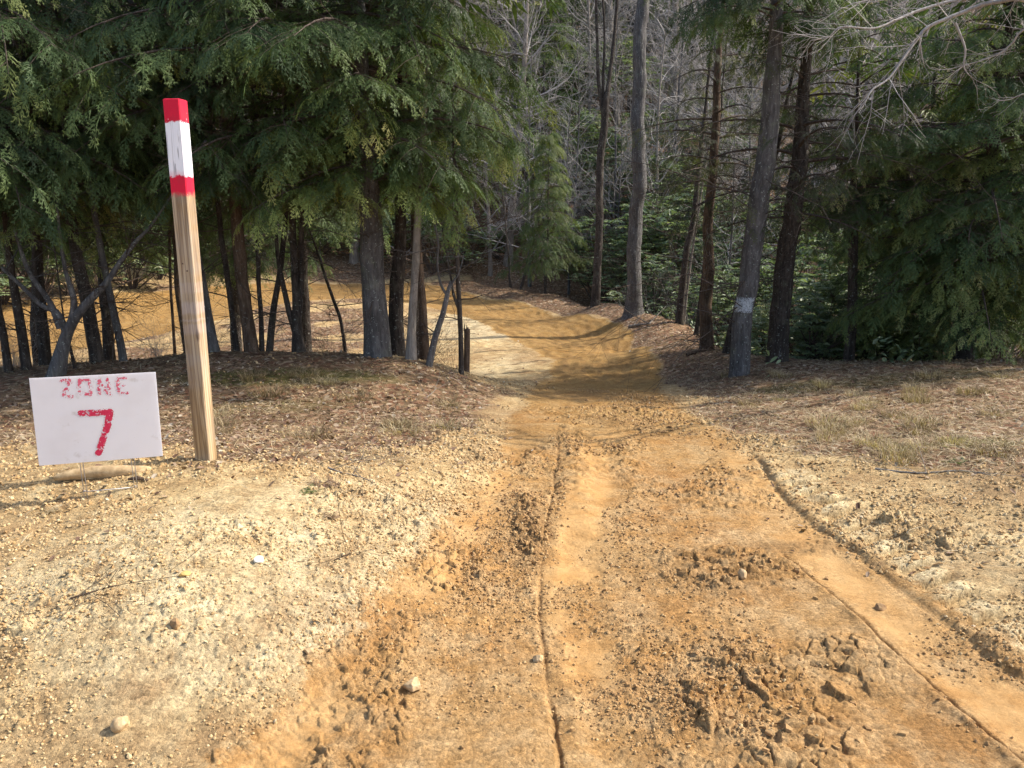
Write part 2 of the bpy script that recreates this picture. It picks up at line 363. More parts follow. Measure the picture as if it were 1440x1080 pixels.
# ------------------------------------------------------------------ materials
class NT:
    def __init__(s, name):
        s.m = bpy.data.materials.new(name); s.m.use_nodes = True; s.t = s.m.node_tree; s.t.nodes.clear()
        s.out = s.t.nodes.new('ShaderNodeOutputMaterial')
    def n(s, typ, **kw):
        nd = s.t.nodes.new(typ)
        for k, v in kw.items():
            if k.startswith('i_'):
                key = k[2:]; key = int(key) if key.isdigit() else key.replace('_', ' ')
                if isinstance(v, bpy.types.NodeSocket): s.t.links.new(v, nd.inputs[key])
                else: nd.inputs[key].default_value = v
            else: setattr(nd, k, v)
        return nd
    def link(s, a, b): s.t.links.new(a, b)
    def math(s, op, a, b=0.0, c=None, clamp=False):
        nd = s.t.nodes.new('ShaderNodeMath'); nd.operation = op; nd.use_clamp = clamp
        for i, v in enumerate((a, b, c)):
            if v is None: continue
            if isinstance(v, (int, float)): nd.inputs[i].default_value = v
            else: s.link(v, nd.inputs[i])
        return nd.outputs[0]
    def mix(s, f, a, b, bt='MIX'):
        nd = s.t.nodes.new('ShaderNodeMix'); nd.data_type = 'RGBA'; nd.blend_type = bt
        for key, v in ((0, f), (6, a), (7, b)):
            if isinstance(v, bpy.types.NodeSocket): s.link(v, nd.inputs[key])
            elif key == 0: nd.inputs[0].default_value = v
            else: nd.inputs[key].default_value = (*v, 1) if len(v) == 3 else v
        return nd.outputs[2]
    def noise(s, scale, detail=4, rough=.6, vec=None, dist=0):
        nd = s.n('ShaderNodeTexNoise'); nd.inputs['Scale'].default_value = scale; nd.inputs['Detail'].default_value = detail
        nd.inputs['Roughness'].default_value = rough; nd.inputs['Distortion'].default_value = dist
        s.link(vec if vec is not None else s.pos(), nd.inputs['Vector']); return nd.outputs['Fac']
    def pos(s):
        if not hasattr(s, '_p'): s._p = s.n('ShaderNodeTexCoord').outputs['Object']
        return s._p
    def ramp(s, f, stops):
        nd = s.n('ShaderNodeValToRGB'); e = nd.color_ramp.elements
        while len(e) < len(stops): e.new(.5)
        for el, (p, c) in zip(e, stops):
            el.position = p; el.color = (*c, 1) if not isinstance(c, (int, float)) else (c, c, c, 1)
        s.link(f, nd.inputs[0]); return nd.outputs[0]
    def rng(s, f, a, b, c=0.0, d=1.0):
        nd = s.n('ShaderNodeMapRange', clamp=True); s.link(f, nd.inputs[0])
        for i, v in enumerate((a, b, c, d)): nd.inputs[i+1].default_value = v
        return nd.outputs[0]
    def bump(s, h, strength=.5, dist=.01):
        nd = s.n('ShaderNodeBump'); nd.inputs['Strength'].default_value = strength; nd.inputs['Distance'].default_value = dist
        s.link(h, nd.inputs['Height']); return nd.outputs[0]
    def bsdf(s, col, rough=.8, normal=None, spec=.3):
        nd = s.n('ShaderNodeBsdfPrincipled')
        if isinstance(col, bpy.types.NodeSocket): s.link(col, nd.inputs['Base Color'])
        else: nd.inputs['Base Color'].default_value = (*col, 1)
        if isinstance(rough, bpy.types.NodeSocket): s.link(rough, nd.inputs['Roughness'])
        else: nd.inputs['Roughness'].default_value = rough
        nd.inputs['Specular IOR Level'].default_value = spec
        if normal is not None: s.link(normal, nd.inputs['Normal'])
        return nd.outputs[0]
    def done(s, sh): s.link(sh, s.out.inputs['Surface']); return s.m
    def attr(s, name, out='Fac'): return s.n('ShaderNodeAttribute', attribute_name=name).outputs[out]

def ground_mat():
    t = NT('ground_soil')
    mk = t.n('ShaderNodeSeparateColor'); t.link(t.attr('mask', 'Color'), mk.inputs[0])
    road, litter, smooth = mk.outputs[0], mk.outputs[1], mk.outputs[2]
    m2 = t.n('ShaderNodeSeparateColor'); t.link(t.attr('mask2', 'Color'), m2.inputs[0])
    darkened, pale, moss = m2.outputs[0], m2.outputs[1], m2.outputs[2]
    nb = t.noise(.8, 5, .65); nm = t.noise(5, 6, .7); nf = t.noise(60, 6, .8, None, .5); nff = t.noise(260, 3, .7)
    vor = t.n('ShaderNodeTexVoronoi', i_Scale=75.0); t.link(t.pos(), vor.inputs['Vector'])
    vor2 = t.n('ShaderNodeTexVoronoi', i_Scale=160.0); t.link(t.pos(), vor2.inputs['Vector'])
    cell = t.n('ShaderNodeSeparateColor'); t.link(vor.outputs['Color'], cell.inputs[0])
    cell2 = t.n('ShaderNodeSeparateColor'); t.link(vor2.outputs['Color'], cell2.inputs[0])
    # road clay
    rc = t.ramp(nb, [(.28, (.37, .19, .07)), (.5, (.44, .255, .105)), (.72, (.50, .33, .165))])
    rc = t.mix(t.rng(nm, .42, .75), rc, (.57, .41, .24))
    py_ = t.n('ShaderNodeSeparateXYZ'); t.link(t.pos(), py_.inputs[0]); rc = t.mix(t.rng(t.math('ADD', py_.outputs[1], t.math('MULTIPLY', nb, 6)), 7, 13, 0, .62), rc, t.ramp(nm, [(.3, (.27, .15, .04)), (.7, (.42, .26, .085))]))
    rc = t.mix(t.math('MULTIPLY', smooth, t.rng(nm, .3, .62, .25, .85)), rc, t.ramp(nm, [(.3, (.43, .235, .085)), (.7, (.53, .34, .155))]))
    rc = t.mix(t.math('MULTIPLY', darkened, .8), rc, (.21, .125, .06))
    # pale mound sand
    sc = t.ramp(nm, [(.28, (.28, .175, .09)), (.44, (.48, .335, .175)), (.60, (.65, .495, .285)), (.78, (.78, .66, .44))])
    sc = t.mix(t.rng(nb, .38, .58), t.mix(.6, sc, (.33, .215, .125)), sc)
    sc = t.mix(t.math('MULTIPLY', pale, t.rng(nm, .35, .7, .1, .75)), sc, (.84, .74, .52))
    # litter floor
    lc = t.ramp(t.math('ADD', t.math('MULTIPLY', nm, .55), t.math('MULTIPLY', nf, .45)), [(.3, (.05, .033, .022)), (.46, (.13, .085, .055)), (.56, (.24, .165, .10)), (.72, (.36, .27, .18))])
    lv = t.n('ShaderNodeTexVoronoi', i_Scale=22.0); t.link(t.pos(), lv.inputs['Vector'])
    lcell = t.n('ShaderNodeSeparateColor'); t.link(lv.outputs['Color'], lcell.inputs[0])
    leafc = t.ramp(lcell.outputs[0], [(.0, (.10, .052, .032)), (.35, (.23, .115, .075)), (.6, (.30, .19, .12)), (.85, (.40, .29, .21)), (1, (.5, .42, .34))])
    lc = t.mix(t.rng(lcell.outputs[1], .45, .6), lc, leafc)
    lc = t.mix(t.math('MULTIPLY', moss, t.rng(nf, .3, .6)), lc, t.ramp(nf, [(.3, (.045, .055, .012)), (.7, (.15, .15, .04))]))
    # crumbs of lighter and darker grains
    g = t.ramp(cell.outputs[0], [(0, .62), (.25, .9), (.7, 1.0), (1, 1.25)])
    g2 = t.ramp(cell2.outputs[0], [(0, .75), (.3, .95), (1, 1.15)])
    gs = t.math('SUBTRACT', 1.0, t.math('MULTIPLY', smooth, .7))
    road = t.rng(t.math('ADD', road, t.math('MULTIPLY', t.math('SUBTRACT', t.noise(11, 7, .8), .5), 2.2)), .34, .66)
    c = t.mix(road, sc, rc)
    c = t.mix(gs, c, t.mix(1.0, c, g, 'MULTIPLY')); c = t.mix(t.math('MULTIPLY', gs, .8), c, t.mix(1.0, c, g2, 'MULTIPLY'))
    le = t.rng(t.math('ADD', litter, t.math('MULTIPLY', t.math('SUBTRACT', nf, .5), .9)), .3, .65)
    c = t.mix(le, c, lc)
    c = t.mix(.35, c, t.mix(1.0, c, t.ramp(nff, [(.3, .55), (.7, 1.35)]), 'MULTIPLY'))
    bh = t.math('ADD', t.math('MULTIPLY', nf, 1.0), t.math('ADD', t.math('MULTIPLY', nff, .45), t.math('MULTIPLY', vor.outputs['Distance'], -.35)))
    bs = t.n('ShaderNodeBump'); bs.inputs['Distance'].default_value = .012
    t.link(bh, bs.inputs['Height']); t.link(t.math('SUBTRACT', .85, t.math('MULTIPLY', smooth, .6)), bs.inputs['Strength'])
    return t.done(t.bsdf(t.mix(1.0, c, (.88, .855, .765), 'MULTIPLY'), .92, bs.outputs[0], .15))

def bark(name, dark, mid, light, lichen=0.0, scale=1.0):
    t = NT(name)
    tc = t.n('ShaderNodeMapping'); tc.inputs['Scale'].default_value = (26*scale, 26*scale, 5*scale); t.link(t.pos(), tc.inputs['Vector'])
    n1 = t.noise(1.0, 5, .7, tc.outputs[0], .6); n2 = t.noise(3.0, 4, .6)
    c = t.ramp(n1, [(.3, dark), (.5, mid), (.72, light)])
    c = t.mix(t.rng(n2, .35, .7), t.mix(.5, c, dark), c)
    if lichen:
        sp = t.noise(38, 3, .6)
        c = t.mix(t.math('MULTIPLY', t.rng(sp, .62, .68), lichen), c, (.42, .45, .40))
        c = t.mix(t.math('MULTIPLY', t.rng(t.noise(6, 4, .6), .55, .75), lichen*.6), c, (.16, .18, .11))
    return t.done(t.bsdf(c, .9, t.bump(n1, 1.0, .03), .15))
def foliage(name, stops, trans=.35, rough=.55, gloss=.25, hue=.2):
    t = NT(name)
    v = t.attr('var'); oi = t.n('ShaderNodeObjectInfo').outputs['Random']
    f = t.math('ADD', v, t.math('MULTIPLY', t.math('SUBTRACT', oi, .5), hue), clamp=True)
    c = t.ramp(f, stops)
    b = t.bsdf(c, rough, None, gloss)
    tr = t.n('ShaderNodeBsdfTranslucent'); t.link(t.mix(1.0, c, (1.2, 1.3, .6), 'MULTIPLY'), tr.inputs['Color'])
    mx = t.n('ShaderNodeMixShader'); mx.inputs[0].default_value = trans; t.link(b, mx.inputs[1]); t.link(tr.outputs[0], mx.inputs[2])
    return t.done(mx.outputs[0])
M = {}
M['ground'] = ground_mat()
M['bark_dark'] = bark('bark_dark', (.022, .018, .015), (.07, .055, .045), (.15, .125, .105), .5)
M['bark_grey'] = bark('bark_grey', (.05, .046, .043), (.13, .12, .115), (.24, .225, .215), .7)
M['bark_brown'] = bark('bark_brown', (.05, .032, .022), (.14, .095, .065), (.25, .18, .13), .3)
M['bark_pale'] = bark('bark_pale', (.14, .12, .10), (.30, .26, .22), (.46, .42, .37), .3)
M['twig_grey'] = bark('twig_grey', (.26, .235, .215), (.42, .39, .365), (.58, .55, .52))
M['twig_brown'] = bark('twig_brown', (.05, .037, .03), (.11, .085, .07), (.2, .16, .135))
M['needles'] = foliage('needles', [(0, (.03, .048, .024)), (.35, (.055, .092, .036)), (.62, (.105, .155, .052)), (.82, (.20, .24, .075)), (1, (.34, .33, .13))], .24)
M['needles_young'] = foliage('needles_young', [(0, (.05, .08, .03)), (.5, (.10, .14, .05)), (1, (.20, .22, .09))])
M['needles_thin'] = foliage('needles_thin', [(0, (.04, .05, .03)), (.5, (.08, .09, .045)), (1, (.15, .15, .08))])
M['broadleaf'] = foliage('broadleaf', [(0, (.085, .12, .065)), (.5, (.18, .245, .13)), (.85, (.29, .34, .20)), (1, (.45, .47, .31))], .35, .42, .4)
M['dead_leaf'] = foliage('dead_leaf', [(0, (.07, .04, .028)), (.3, (.15, .085, .058)), (.6, (.25, .165, .11)), (.85, (.36, .27, .19)), (1, (.50, .43, .34))], .2, .7, .2, 0)
M['straw'] = foliage('straw', [(0, (.25, .18, .10)), (.5, (.45, .35, .21)), (1, (.62, .54, .38))], .2, .6, .2, 0)
def soil_bits():
    t = NT('soil_bits'); v = t.attr('var'); n = t.noise(70, 4, .7)
    c = t.ramp(v, [(0, (.33, .20, .10)), (.3, (.44, .285, .14)), (.6, (.56, .42, .24)), (.85, (.66, .54, .36)), (1, (.72, .63, .48))])
    c = t.mix(.5, c, t.mix(1.0, c, t.ramp(n, [(.3, .6), (.7, 1.3)]), 'MULTIPLY'))
    return t.done(t.bsdf(t.mix(1.0, c, (.90, .87, .79), 'MULTIPLY'), .92, t.bump(n, .6, .006), .15))
M['soil_bits'] = soil_bits()

# ------------------------------------------------------------------ ground sheet (split into ground and dirt track)
def TMASK(x, y):
    d, s, a = seg_dist(x, y, TREAD)
    return np.exp(-(s/.11)**4)*sstep(-.35, .05, np.sin(a*2*math.pi/.17+s*14+fbm(x*6, y*6, 24, 2)*.8))
def build_ground():
    th = np.concatenate([np.linspace(-180, -46, 40, endpoint=False), np.linspace(-46, 46, 1080, endpoint=False), np.linspace(46, 180, 40, endpoint=False)])*math.pi/180
    rr = np.concatenate([[.05, .3, .7, 1.1], np.exp(np.linspace(math.log(1.45), math.log(12), 760, endpoint=False)), np.exp(np.linspace(math.log(12), math.log(45), 230, endpoint=False)), np.exp(np.linspace(math.log(45), math.log(190), 60))])
    T, RR = np.meshgrid(th, rr)
    x = RR*np.sin(T); y = RR*np.cos(T)
    n = x.size; xf = x.ravel(); yf = y.ravel()
    z = np.empty(n); mk = np.zeros((n, 4)); m2 = np.zeros((n, 4)); ch = 150000
    for i in range(0, n, ch):
        a, b = xf[i:i+ch], yf[i:i+ch]
        d, road, litter, sm, rut, cl = detail(a, b)
        z[i:i+ch] = base_z(a, b)+d
        mk[i:i+ch, 0] = road; mk[i:i+ch, 1] = litter; mk[i:i+ch, 2] = sm; mk[i:i+ch, 3] = 1
        nn = fbm(a*2.2, b*2.2, 131, 3)
        darkened = np.clip(np.maximum.reduce([patch(a, b, 745, 745, .12, .55, 1)*.6, patch(a, b, 1010, 800, .45, .3, 2)*.3, patch(a, b, 1110, 770, .3, .12, 3)*.5, rut*.6, patch(a, b, 830, 556, .9, .5, 6)*.5]), 0, 1)  # damp soil, a darker crest band, and rut shade painted into the colour
        darkened = np.maximum(darkened, .4*sstep(.1, .5, nn)*road*sstep(4, 7, b)); rdd = masks(a, b)[2]; darkened = np.maximum(darkened, .55*sstep(.2, .95, np.sin(rdd*21+fbm(a*.7, b*.7, 29, 2)*2))*road*sstep(9.5, 12, b)*(.4+.8*vnoise(a, b, 30)))
        pale = np.maximum.reduce([patch(a, b, 330, 800, 1.0, .7, 7)*.9, patch(a, b, 480, 720, .7, .6, 8)*.6, patch(a, b, 680, 455, 1.6, 3.6, 9), patch(a, b, 1420, 780, .6, .6, 10)*.25, TMASK(a, b), patch(a, b, 700, 520, .6, 2.0, 12)*.8])
        moss = np.maximum.reduce([patch(a, b, 400, 530, 1.3, .3, 13), patch(a, b, 1370, 625, .35, .22, 14), patch(a, b, 1120, 545, .6, .4, 15)*.7, patch(a, b, 1300, 530, 1.2, .5, 16)*.6, patch(a, b, 380, 570, .8, .3, 18)*.4])
        m2[i:i+ch, 0] = darkened; m2[i:i+ch, 1] = pale; m2[i:i+ch, 2] = moss; m2[i:i+ch, 3] = 1
    V = np.stack([xf, yf, z], 1)
    nr, nt = x.shape
    i = np.arange(nr-1)[:, None]*nt; j = np.arange(nt)[None]; j2 = (j+1) % nt
    F = np.stack([i+j, i+nt+j, i+nt+j2, i+j2], -1).reshape(-1, 4)[:, ::-1]
    isr = mk[F, 0].mean(1) > .5
    # only the track polygon itself, not stray specks
    for nm, sel in (('ground', ~isr), ('dirt_track', isr)):
        f = F[sel]; used = np.unique(f); mp = np.zeros(n, int); mp[used] = np.arange(len(used))
        me = np_mesh(nm, V[used], mp[f], None, [M['ground']], attrs={'mask': mk[used], 'mask2': m2[used]})
        tag(link(bpy.data.objects.new(nm, me)), kind='structure')
build_ground()

# ------------------------------------------------------------------ bare branching
MINR = [.0012]
def branch(mb, p, d, L, r, depth, rs, k=4, m=0, up=.12, wob=.22, kids=5, spread=.8):
    n = max(3, int(L/.25) if L < 3 else int(L/.5)); n = min(n, 9); pts = [np.array(p, float)]; d = np.array(d, float); d /= np.linalg.norm(d)
    dirs = [d.copy()]
    for i in range(n):
        d = d+np.array([rs.gauss(0, wob), rs.gauss(0, wob), rs.gauss(0, wob)+up])*.55; d /= np.linalg.norm(d)
        pts.append(pts[-1]+d*L/n); dirs.append(d.copy())
    mb.tube(pts, np.linspace(r, max(r*.3, MINR[0]), len(pts)), k if depth > 1 else 3, m, .4, cap=False)
    if depth <= 0: return
    for j in range(kids):
        t = rs.uniform(.2, .97)*n; i = min(int(t), n-1); q = pts[i]*(1-(t-i))+pts[i+1]*(t-i)
        a = rs.uniform(0, 6.28); dd = dirs[i]; u = np.cross(dd, [.3, .2, 1]); u /= np.linalg.norm(u)+1e-9; v = np.cross(dd, u)
        nd = dd*math.cos(spread)+(u*math.cos(a)+v*math.sin(a))*math.sin(spread)
        branch(mb, q, nd, L*rs.uniform(.32, .6), r*(1-.6*t/n)*.55, depth-1, rs, k, m, up, wob, kids, spread)
# ------------------------------------------------------------------ hemlock sprays and crowns
def spray_tpl(seed, rich=True):
    r = np.random.default_rng(seed); K = []
    def kite(x, y, ang, L, w):
        c, s = math.cos(ang), math.sin(ang)
        pts = [(0, 0), (L*.4, w), (L, 0), (L*.4, -w)]
        K.append([(x+a*c-b*s, y+a*s+b*c) for a, b in pts])
    kite(0, 0, 0, 1, .012)
    n = 8 if rich else 5
    for i in range(n):
        t = .08+.86*i/n; L = (.40*(1-t)**.75+.10)*r.uniform(.8, 1.15)
        for sd in (-1, 1):
            if rich and r.random() < .22: continue
            L *= r.uniform(.7, 1.25)
            a = sd*(R(44)-t*.25+r.uniform(-.12, .12)); tt = t+r.uniform(-.03, .03)
            kite(tt, 0, a, L, .013 if rich else .04)
            if rich:
                m = max(2, int(L/.10))
                for q in range(m):
                    u = (q+.5)/m*L*.9; cx, cy = tt+u*math.cos(a), u*math.sin(a)
                    for s2 in (-1, 1):
                        if r.random() < .25: continue
                        kite(cx, cy, a+s2*R(40), .10*(1.15-u/L*.6)*r.uniform(.8, 1.2), .0125)
    K = np.array(K)
    z = -.45*K[..., 0]**2-.9*K[..., 1]**2+r.normal(0, .006, K[..., 0].shape)
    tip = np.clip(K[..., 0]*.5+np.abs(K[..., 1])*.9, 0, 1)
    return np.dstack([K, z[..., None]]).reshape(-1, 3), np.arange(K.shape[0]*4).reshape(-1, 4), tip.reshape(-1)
SPR = [spray_tpl(i) for i in range(6)]
SPRL = [spray_tpl(i+9, False) for i in range(2)]
def place_sprays(mb, T, tpl, m=0):
    """T: list of (pos, dir, up-ish, scale, var)"""
    if not T: return
    V, F, tip = tpl
    pos = np.array([t[0] for t in T]); d = np.array([t[1] for t in T]); u = np.array([t[2] for t in T])
    sc = np.array([t[3] for t in T]); va = np.array([t[4] for t in T])
    d /= np.linalg.norm(d, axis=1)[:, None]; s = np.cross(u, d); s /= np.linalg.norm(s, axis=1)[:, None]+1e-9; u = np.cross(d, s)
    P_ = pos[:, None]+sc[:, None, None]*(V[None, :, 0:1]*d[:, None]+V[None, :, 1:2]*s[:, None]+V[None, :, 2:3]*u[:, None])
    n = len(V); FF = (F[None]+(np.arange(len(T))*n)[:, None, None]).reshape(-1, 4)
    mb.add(P_.reshape(-1, 3), FF, None, m, np.clip((va[:, None]+.28*(tip[None]-.35)), 0, 1).reshape(-1))  # paler tips: young growth, plus sunlit ends painted into the colour
def crown(seed, start, top, Rmax, nb, side=7, nsp=3, ss=.30, thin=1.0, lowdense=4.6, young=False):
    rs = random.Random(seed); mb = MB(); A = {i_: [] for i_ in range(8)}
    ga = rs.uniform(0, 6)
    for i in range(nb):
        f = (i+rs.random())/nb
        h = start+(top-start)*f**1.25
        hi = h > lowdense
        rel = (h-start)/(top-start)
        L = Rmax*(.62+.55*min(1, rel*5))*(1-rel)**.75*rs.uniform(.6, 1.12)+.25
        if young: L = Rmax*(1-rel)**.9*rs.uniform(.7, 1.1)+.08
        ga += 2.4+rs.uniform(-.5, .5)
        ca, sa = math.cos(ga), math.sin(ga)
        up = rs.uniform(.0, .30)+.25*rel; dr = rs.uniform(.22, .5)
        n = 9; bend = rs.uniform(-.25, .25)
        pts = []
        for k in range(n):
            t = k/(n-1); rr = L*t*.96; zz = h+L*(up*t-dr*t*t); bb = bend*t*t*L*.6
            pts.append((ca*rr-sa*bb, sa*rr+ca*bb, zz))
        pts = np.array(pts)
        mb.tube(pts, np.linspace(.011*L+.004, .0025, n), 4, 1, .3, cap=False)
        if not young and h < 4.5:
            for _ in range(4): branch(mb, pts[rs.randrange(1, 6)], (ca+rs.gauss(0, .7), sa+rs.gauss(0, .7), rs.gauss(-.1, .4)), L*rs.uniform(.15, .4), .005, 1, rs, 3, 1, 0, .2, 5, .7)
        bv = rs.gauss(.47, .17)
        m = side if not hi else max(3, side//2)
        for q in range(m):
            t = .16+.84*(q+.5)/m
            k = min(int(t*(n-1)), n-2); fr = t*(n-1)-k
            p0 = pts[k]*(1-fr)+pts[k+1]*fr; dd = pts[k+1]-pts[k]; dd /= np.linalg.norm(dd)
            lat = np.array([-dd[1], dd[0], 0]); lat /= np.linalg.norm(lat)+1e-9
            for sd in (-1, 1):
                if rs.random() > thin: continue
                sl = L*.42*(1-t*.75)*rs.uniform(.7, 1.2)+.12
                ds = dd*.62+lat*sd*.78+np.array([0, 0, rs.uniform(-.18, .12)]); ds /= np.linalg.norm(ds)
                pe = p0+ds*sl+np.array([0, 0, -.22*sl])
                if sl > .25: mb.tube([p0, (p0+pe)/2+np.array([0, 0, .05*sl]), pe], [.0035, .0025, .0015], 3, 1, .3, cap=False)
                if hi:
                    A[6+rs.randrange(2)].append((p0+ds*sl*.15, ds, (rs.uniform(-.3, .3), rs.uniform(-.3, .3), 1), sl*1.25+.1, bv+rs.gauss(0, .08))); continue
                ns = max(1, round(nsp*sl/.5))
                for j in range(ns):
                    u = (j+.3)/ns; pp = p0*(1-u)+pe*u+np.array([0, 0, .05*sl*4*u*(1-u)])
                    for s2 in (-1, 1) if j < ns-1 else (rs.choice((-1, 1)),):
                        dv = ds*.75+np.cross([0, 0, 1], ds)*s2*.6+np.array([0, 0, rs.uniform(-.6, .05)])
                        A[rs.randrange(6)].append((pp, dv, (rs.uniform(-.4, .4), rs.uniform(-.4, .4), 1), ss*rs.uniform(.45, 1.25), bv+rs.gauss(0, .09)))
                A[rs.randrange(6)].append((pe-ds*.06, ds+np.array([0, 0, -.35]), (rs.uniform(-.3, .3), rs.uniform(-.3, .3), 1), ss*rs.uniform(.8, 1.25), bv+.08+rs.gauss(0, .09)))
        A[rs.randrange(6)].append((pts[-2], pts[-1]-pts[-2]+np.array([0, 0, -.08]), (0, 0, 1), ss*1.3, bv+.1))
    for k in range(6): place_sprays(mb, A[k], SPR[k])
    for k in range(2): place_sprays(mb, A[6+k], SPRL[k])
    return mb
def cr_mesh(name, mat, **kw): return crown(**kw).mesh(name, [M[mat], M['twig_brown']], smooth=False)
CR = {
 'A': cr_mesh('crown', 'needles', seed=1, start=2.1, top=9.5, Rmax=2.1, nb=84, thin=.66),
 'B': cr_mesh('crown', 'needles', seed=2, start=2.2, top=9.0, Rmax=1.75, nb=70, side=7, thin=.62),
 'C': cr_mesh('crown', 'needles', seed=3, start=2.0, top=8.5, Rmax=2.2, nb=72, side=7, thin=.55),
 'D': cr_mesh('crown', 'needles', seed=4, start=.9, top=6.2, Rmax=2.0, nb=84, side=7, thin=.55, lowdense=4.4),
 'Y': cr_mesh('crown', 'needles_young', seed=5, start=.9, top=3.6, Rmax=.95, nb=46, side=5, nsp=3, ss=.2, lowdense=99, young=True),
 'F': cr_mesh('crown', 'needles', seed=6, start=1.0, top=14, Rmax=3.0, nb=110, side=9, lowdense=.1),
 'T': cr_mesh('crown', 'needles_thin', seed=8, start=1.7, top=5.4, Rmax=2.0, nb=34, side=6, thin=.34, ss=.24, nsp=2, lowdense=99),
}

def bare_tree(seed, H, r, nb=16, z0=.25, depth=2, Lb=.28, kids=5):
    rs = random.Random(seed); tr = MB(); cr = MB()
    n = 14; lx, ly = rs.uniform(-.05, .05), rs.uniform(-.05, .05); ph = rs.uniform(0, 6)
    pts = np.array([(lx*H*t+.02*H*math.sin(ph+t*5)*t, ly*H*t+.02*H*math.cos(ph+t*4)*t, H*t-.15) for t in np.linspace(0, 1, n)])
    rad = r*(1-np.linspace(0, 1, n)**1.1*.9); rad[0] *= 1.35
    tr.tube(pts, rad, 8, 0, .4, rough=.1, seed=seed)
    for i in range(nb):
        t = z0+(1-z0)*(i+rs.random())/nb; k = t*(n-1); j = min(int(k), n-2); q = pts[j]*(1-(k-j))+pts[j+1]*(k-j)
        a = rs.uniform(0, 6.28); el = rs.uniform(.1, .9)
        branch(cr, q, (math.cos(a)*math.cos(el), math.sin(a)*math.cos(el), math.sin(el)), H*Lb*(1-t*.6)*rs.uniform(.5, 1.2), rad[j]*.38+.004, depth, rs, 4, 0, .08, .25, kids)
    return tr.mesh('trunk', [M['bark_pale'] if seed % 2 else M['bark_grey']]), cr.mesh('crown', [M['twig_grey']])
MINR[0] = .0042
BT = [bare_tree(30+i, H, r, nb, z0) for i, (H, r, nb, z0) in enumerate([(14, .13, 38, .12), (16, .17, 38, .2), (11, .07, 34, .1), (13, .10, 40, .08), (9, .05, 34, .08)])]
MINR[0] = .0025
def bare_shrub(seed, H, ns, mat='twig_brown'):
    rs = random.Random(seed); mb = MB()
    for i in range(ns):
        a = rs.uniform(0, 6.28); el = rs.uniform(.5, 1.45)
        branch(mb, (rs.uniform(-.15, .15), rs.uniform(-.15, .15), -.03), (math.cos(a)*math.cos(el), math.sin(a)*math.cos(el), math.sin(el)), H*rs.uniform(.6, 1.1), .009, 2, rs, 3, 0, .03, .28, 5, .7)
    return mb.mesh('stems', [M[mat]])
SH = [bare_shrub(70, 1.7, 12), bare_shrub(71, 1.3, 14, 'twig_grey'), bare_shrub(72, 2.3, 10, 'twig_grey')]
def leaf_bush(seed, Rb, H, nw, ll=.11, per=8):
    rs = random.Random(seed); st = MB(); lv = MB(); P0 = []; D = []; S = []; VA = []
    cl = [(rs.gauss(0, Rb*.5), rs.gauss(0, Rb*.5), H*rs.uniform(.25, 1), rs.uniform(.2, .42)*Rb, rs.gauss(.5, .15)) for _ in range(16)]
    for (cx, cy, cz, cr_, v) in cl:
        q = np.array([(cx*.05, cy*.05, -.05), (cx*.3+rs.gauss(0, .08), cy*.3+rs.gauss(0, .08), cz*.35), (cx*.75, cy*.75, cz*.75), (cx, cy, cz)])
        st.tube(smooth_line(q, 3), np.linspace(.016, .005, 10), 4, 0, .3, cap=False)
    for i in range(nw):
        cx, cy, cz, cr_, v = cl[rs.randrange(len(cl))]
        a = rs.uniform(0, 6.28); e = math.asin(rs.uniform(-.5, 1)); rr = cr_*rs.uniform(.55, 1.15)
        p = np.array([cx+rr*math.cos(a)*math.cos(e), cy+rr*math.sin(a)*math.cos(e), max(.05, cz+rr*.8*math.sin(e))])
        if rs.random() < .35: st.tube([(cx, cy, cz-.04), p], [.004, .003], 3, 0, .3, cap=False)
        ph = rs.uniform(0, 6.28); tilt = rs.uniform(-.55, .5)
        for k in range(per):
            b = ph+k*6.28/per+rs.uniform(-.25, .25); el = tilt*rs.uniform(.3, 1)-.12
            P0.append(p); D.append((math.cos(b)*math.cos(el), math.sin(b)*math.cos(el), math.sin(el))); S.append(ll*rs.uniform(.65, 1.15)); VA.append(v+rs.gauss(0, .16))
    P0 = np.array(P0); D = np.array(D); S = np.array(S); U = np.array([0, 0, 1.])+RNG.normal(0, .3, D.shape)
    s = np.cross(U, D); s /= np.linalg.norm(s, axis=1)[:, None]; U = np.cross(D, s)
    T = np.array([(0, 0, 0), (.35, .17, .03), (.72, .15, .0), (1, 0, -.12), (.72, -.15, .0), (.35, -.17, .03), (.5, 0, -.03)])
    V = P0[:, None]+S[:, None, None]*(T[None, :, 0:1]*D[:, None]+T[None, :, 1:2]*s[:, None]+T[None, :, 2:3]*U[:, None])
    n = len(P0); o = (np.arange(n)*7)[:, None, None]
    F4 = (np.array([(0, 6, 2, 1), (0, 5, 4, 6)])[None]+o).reshape(-1, 4); F3 = (np.array([(6, 3, 2), (6, 4, 3)])[None]+o).reshape(-1, 3)
    lv.add(V.reshape(-1, 3), F4, F3, 0, np.clip(np.repeat(VA, 7), 0, 1))
    return st.mesh('stems', [M['twig_brown']]), lv.mesh('foliage', [M['broadleaf']], smooth=False)
MINR[0] = .0014
RB = [leaf_bush(80, 1.25, 2.0, 420), leaf_bush(81, 1.0, 1.4, 330), leaf_bush(82, .8, 1.0, 260, .10)]

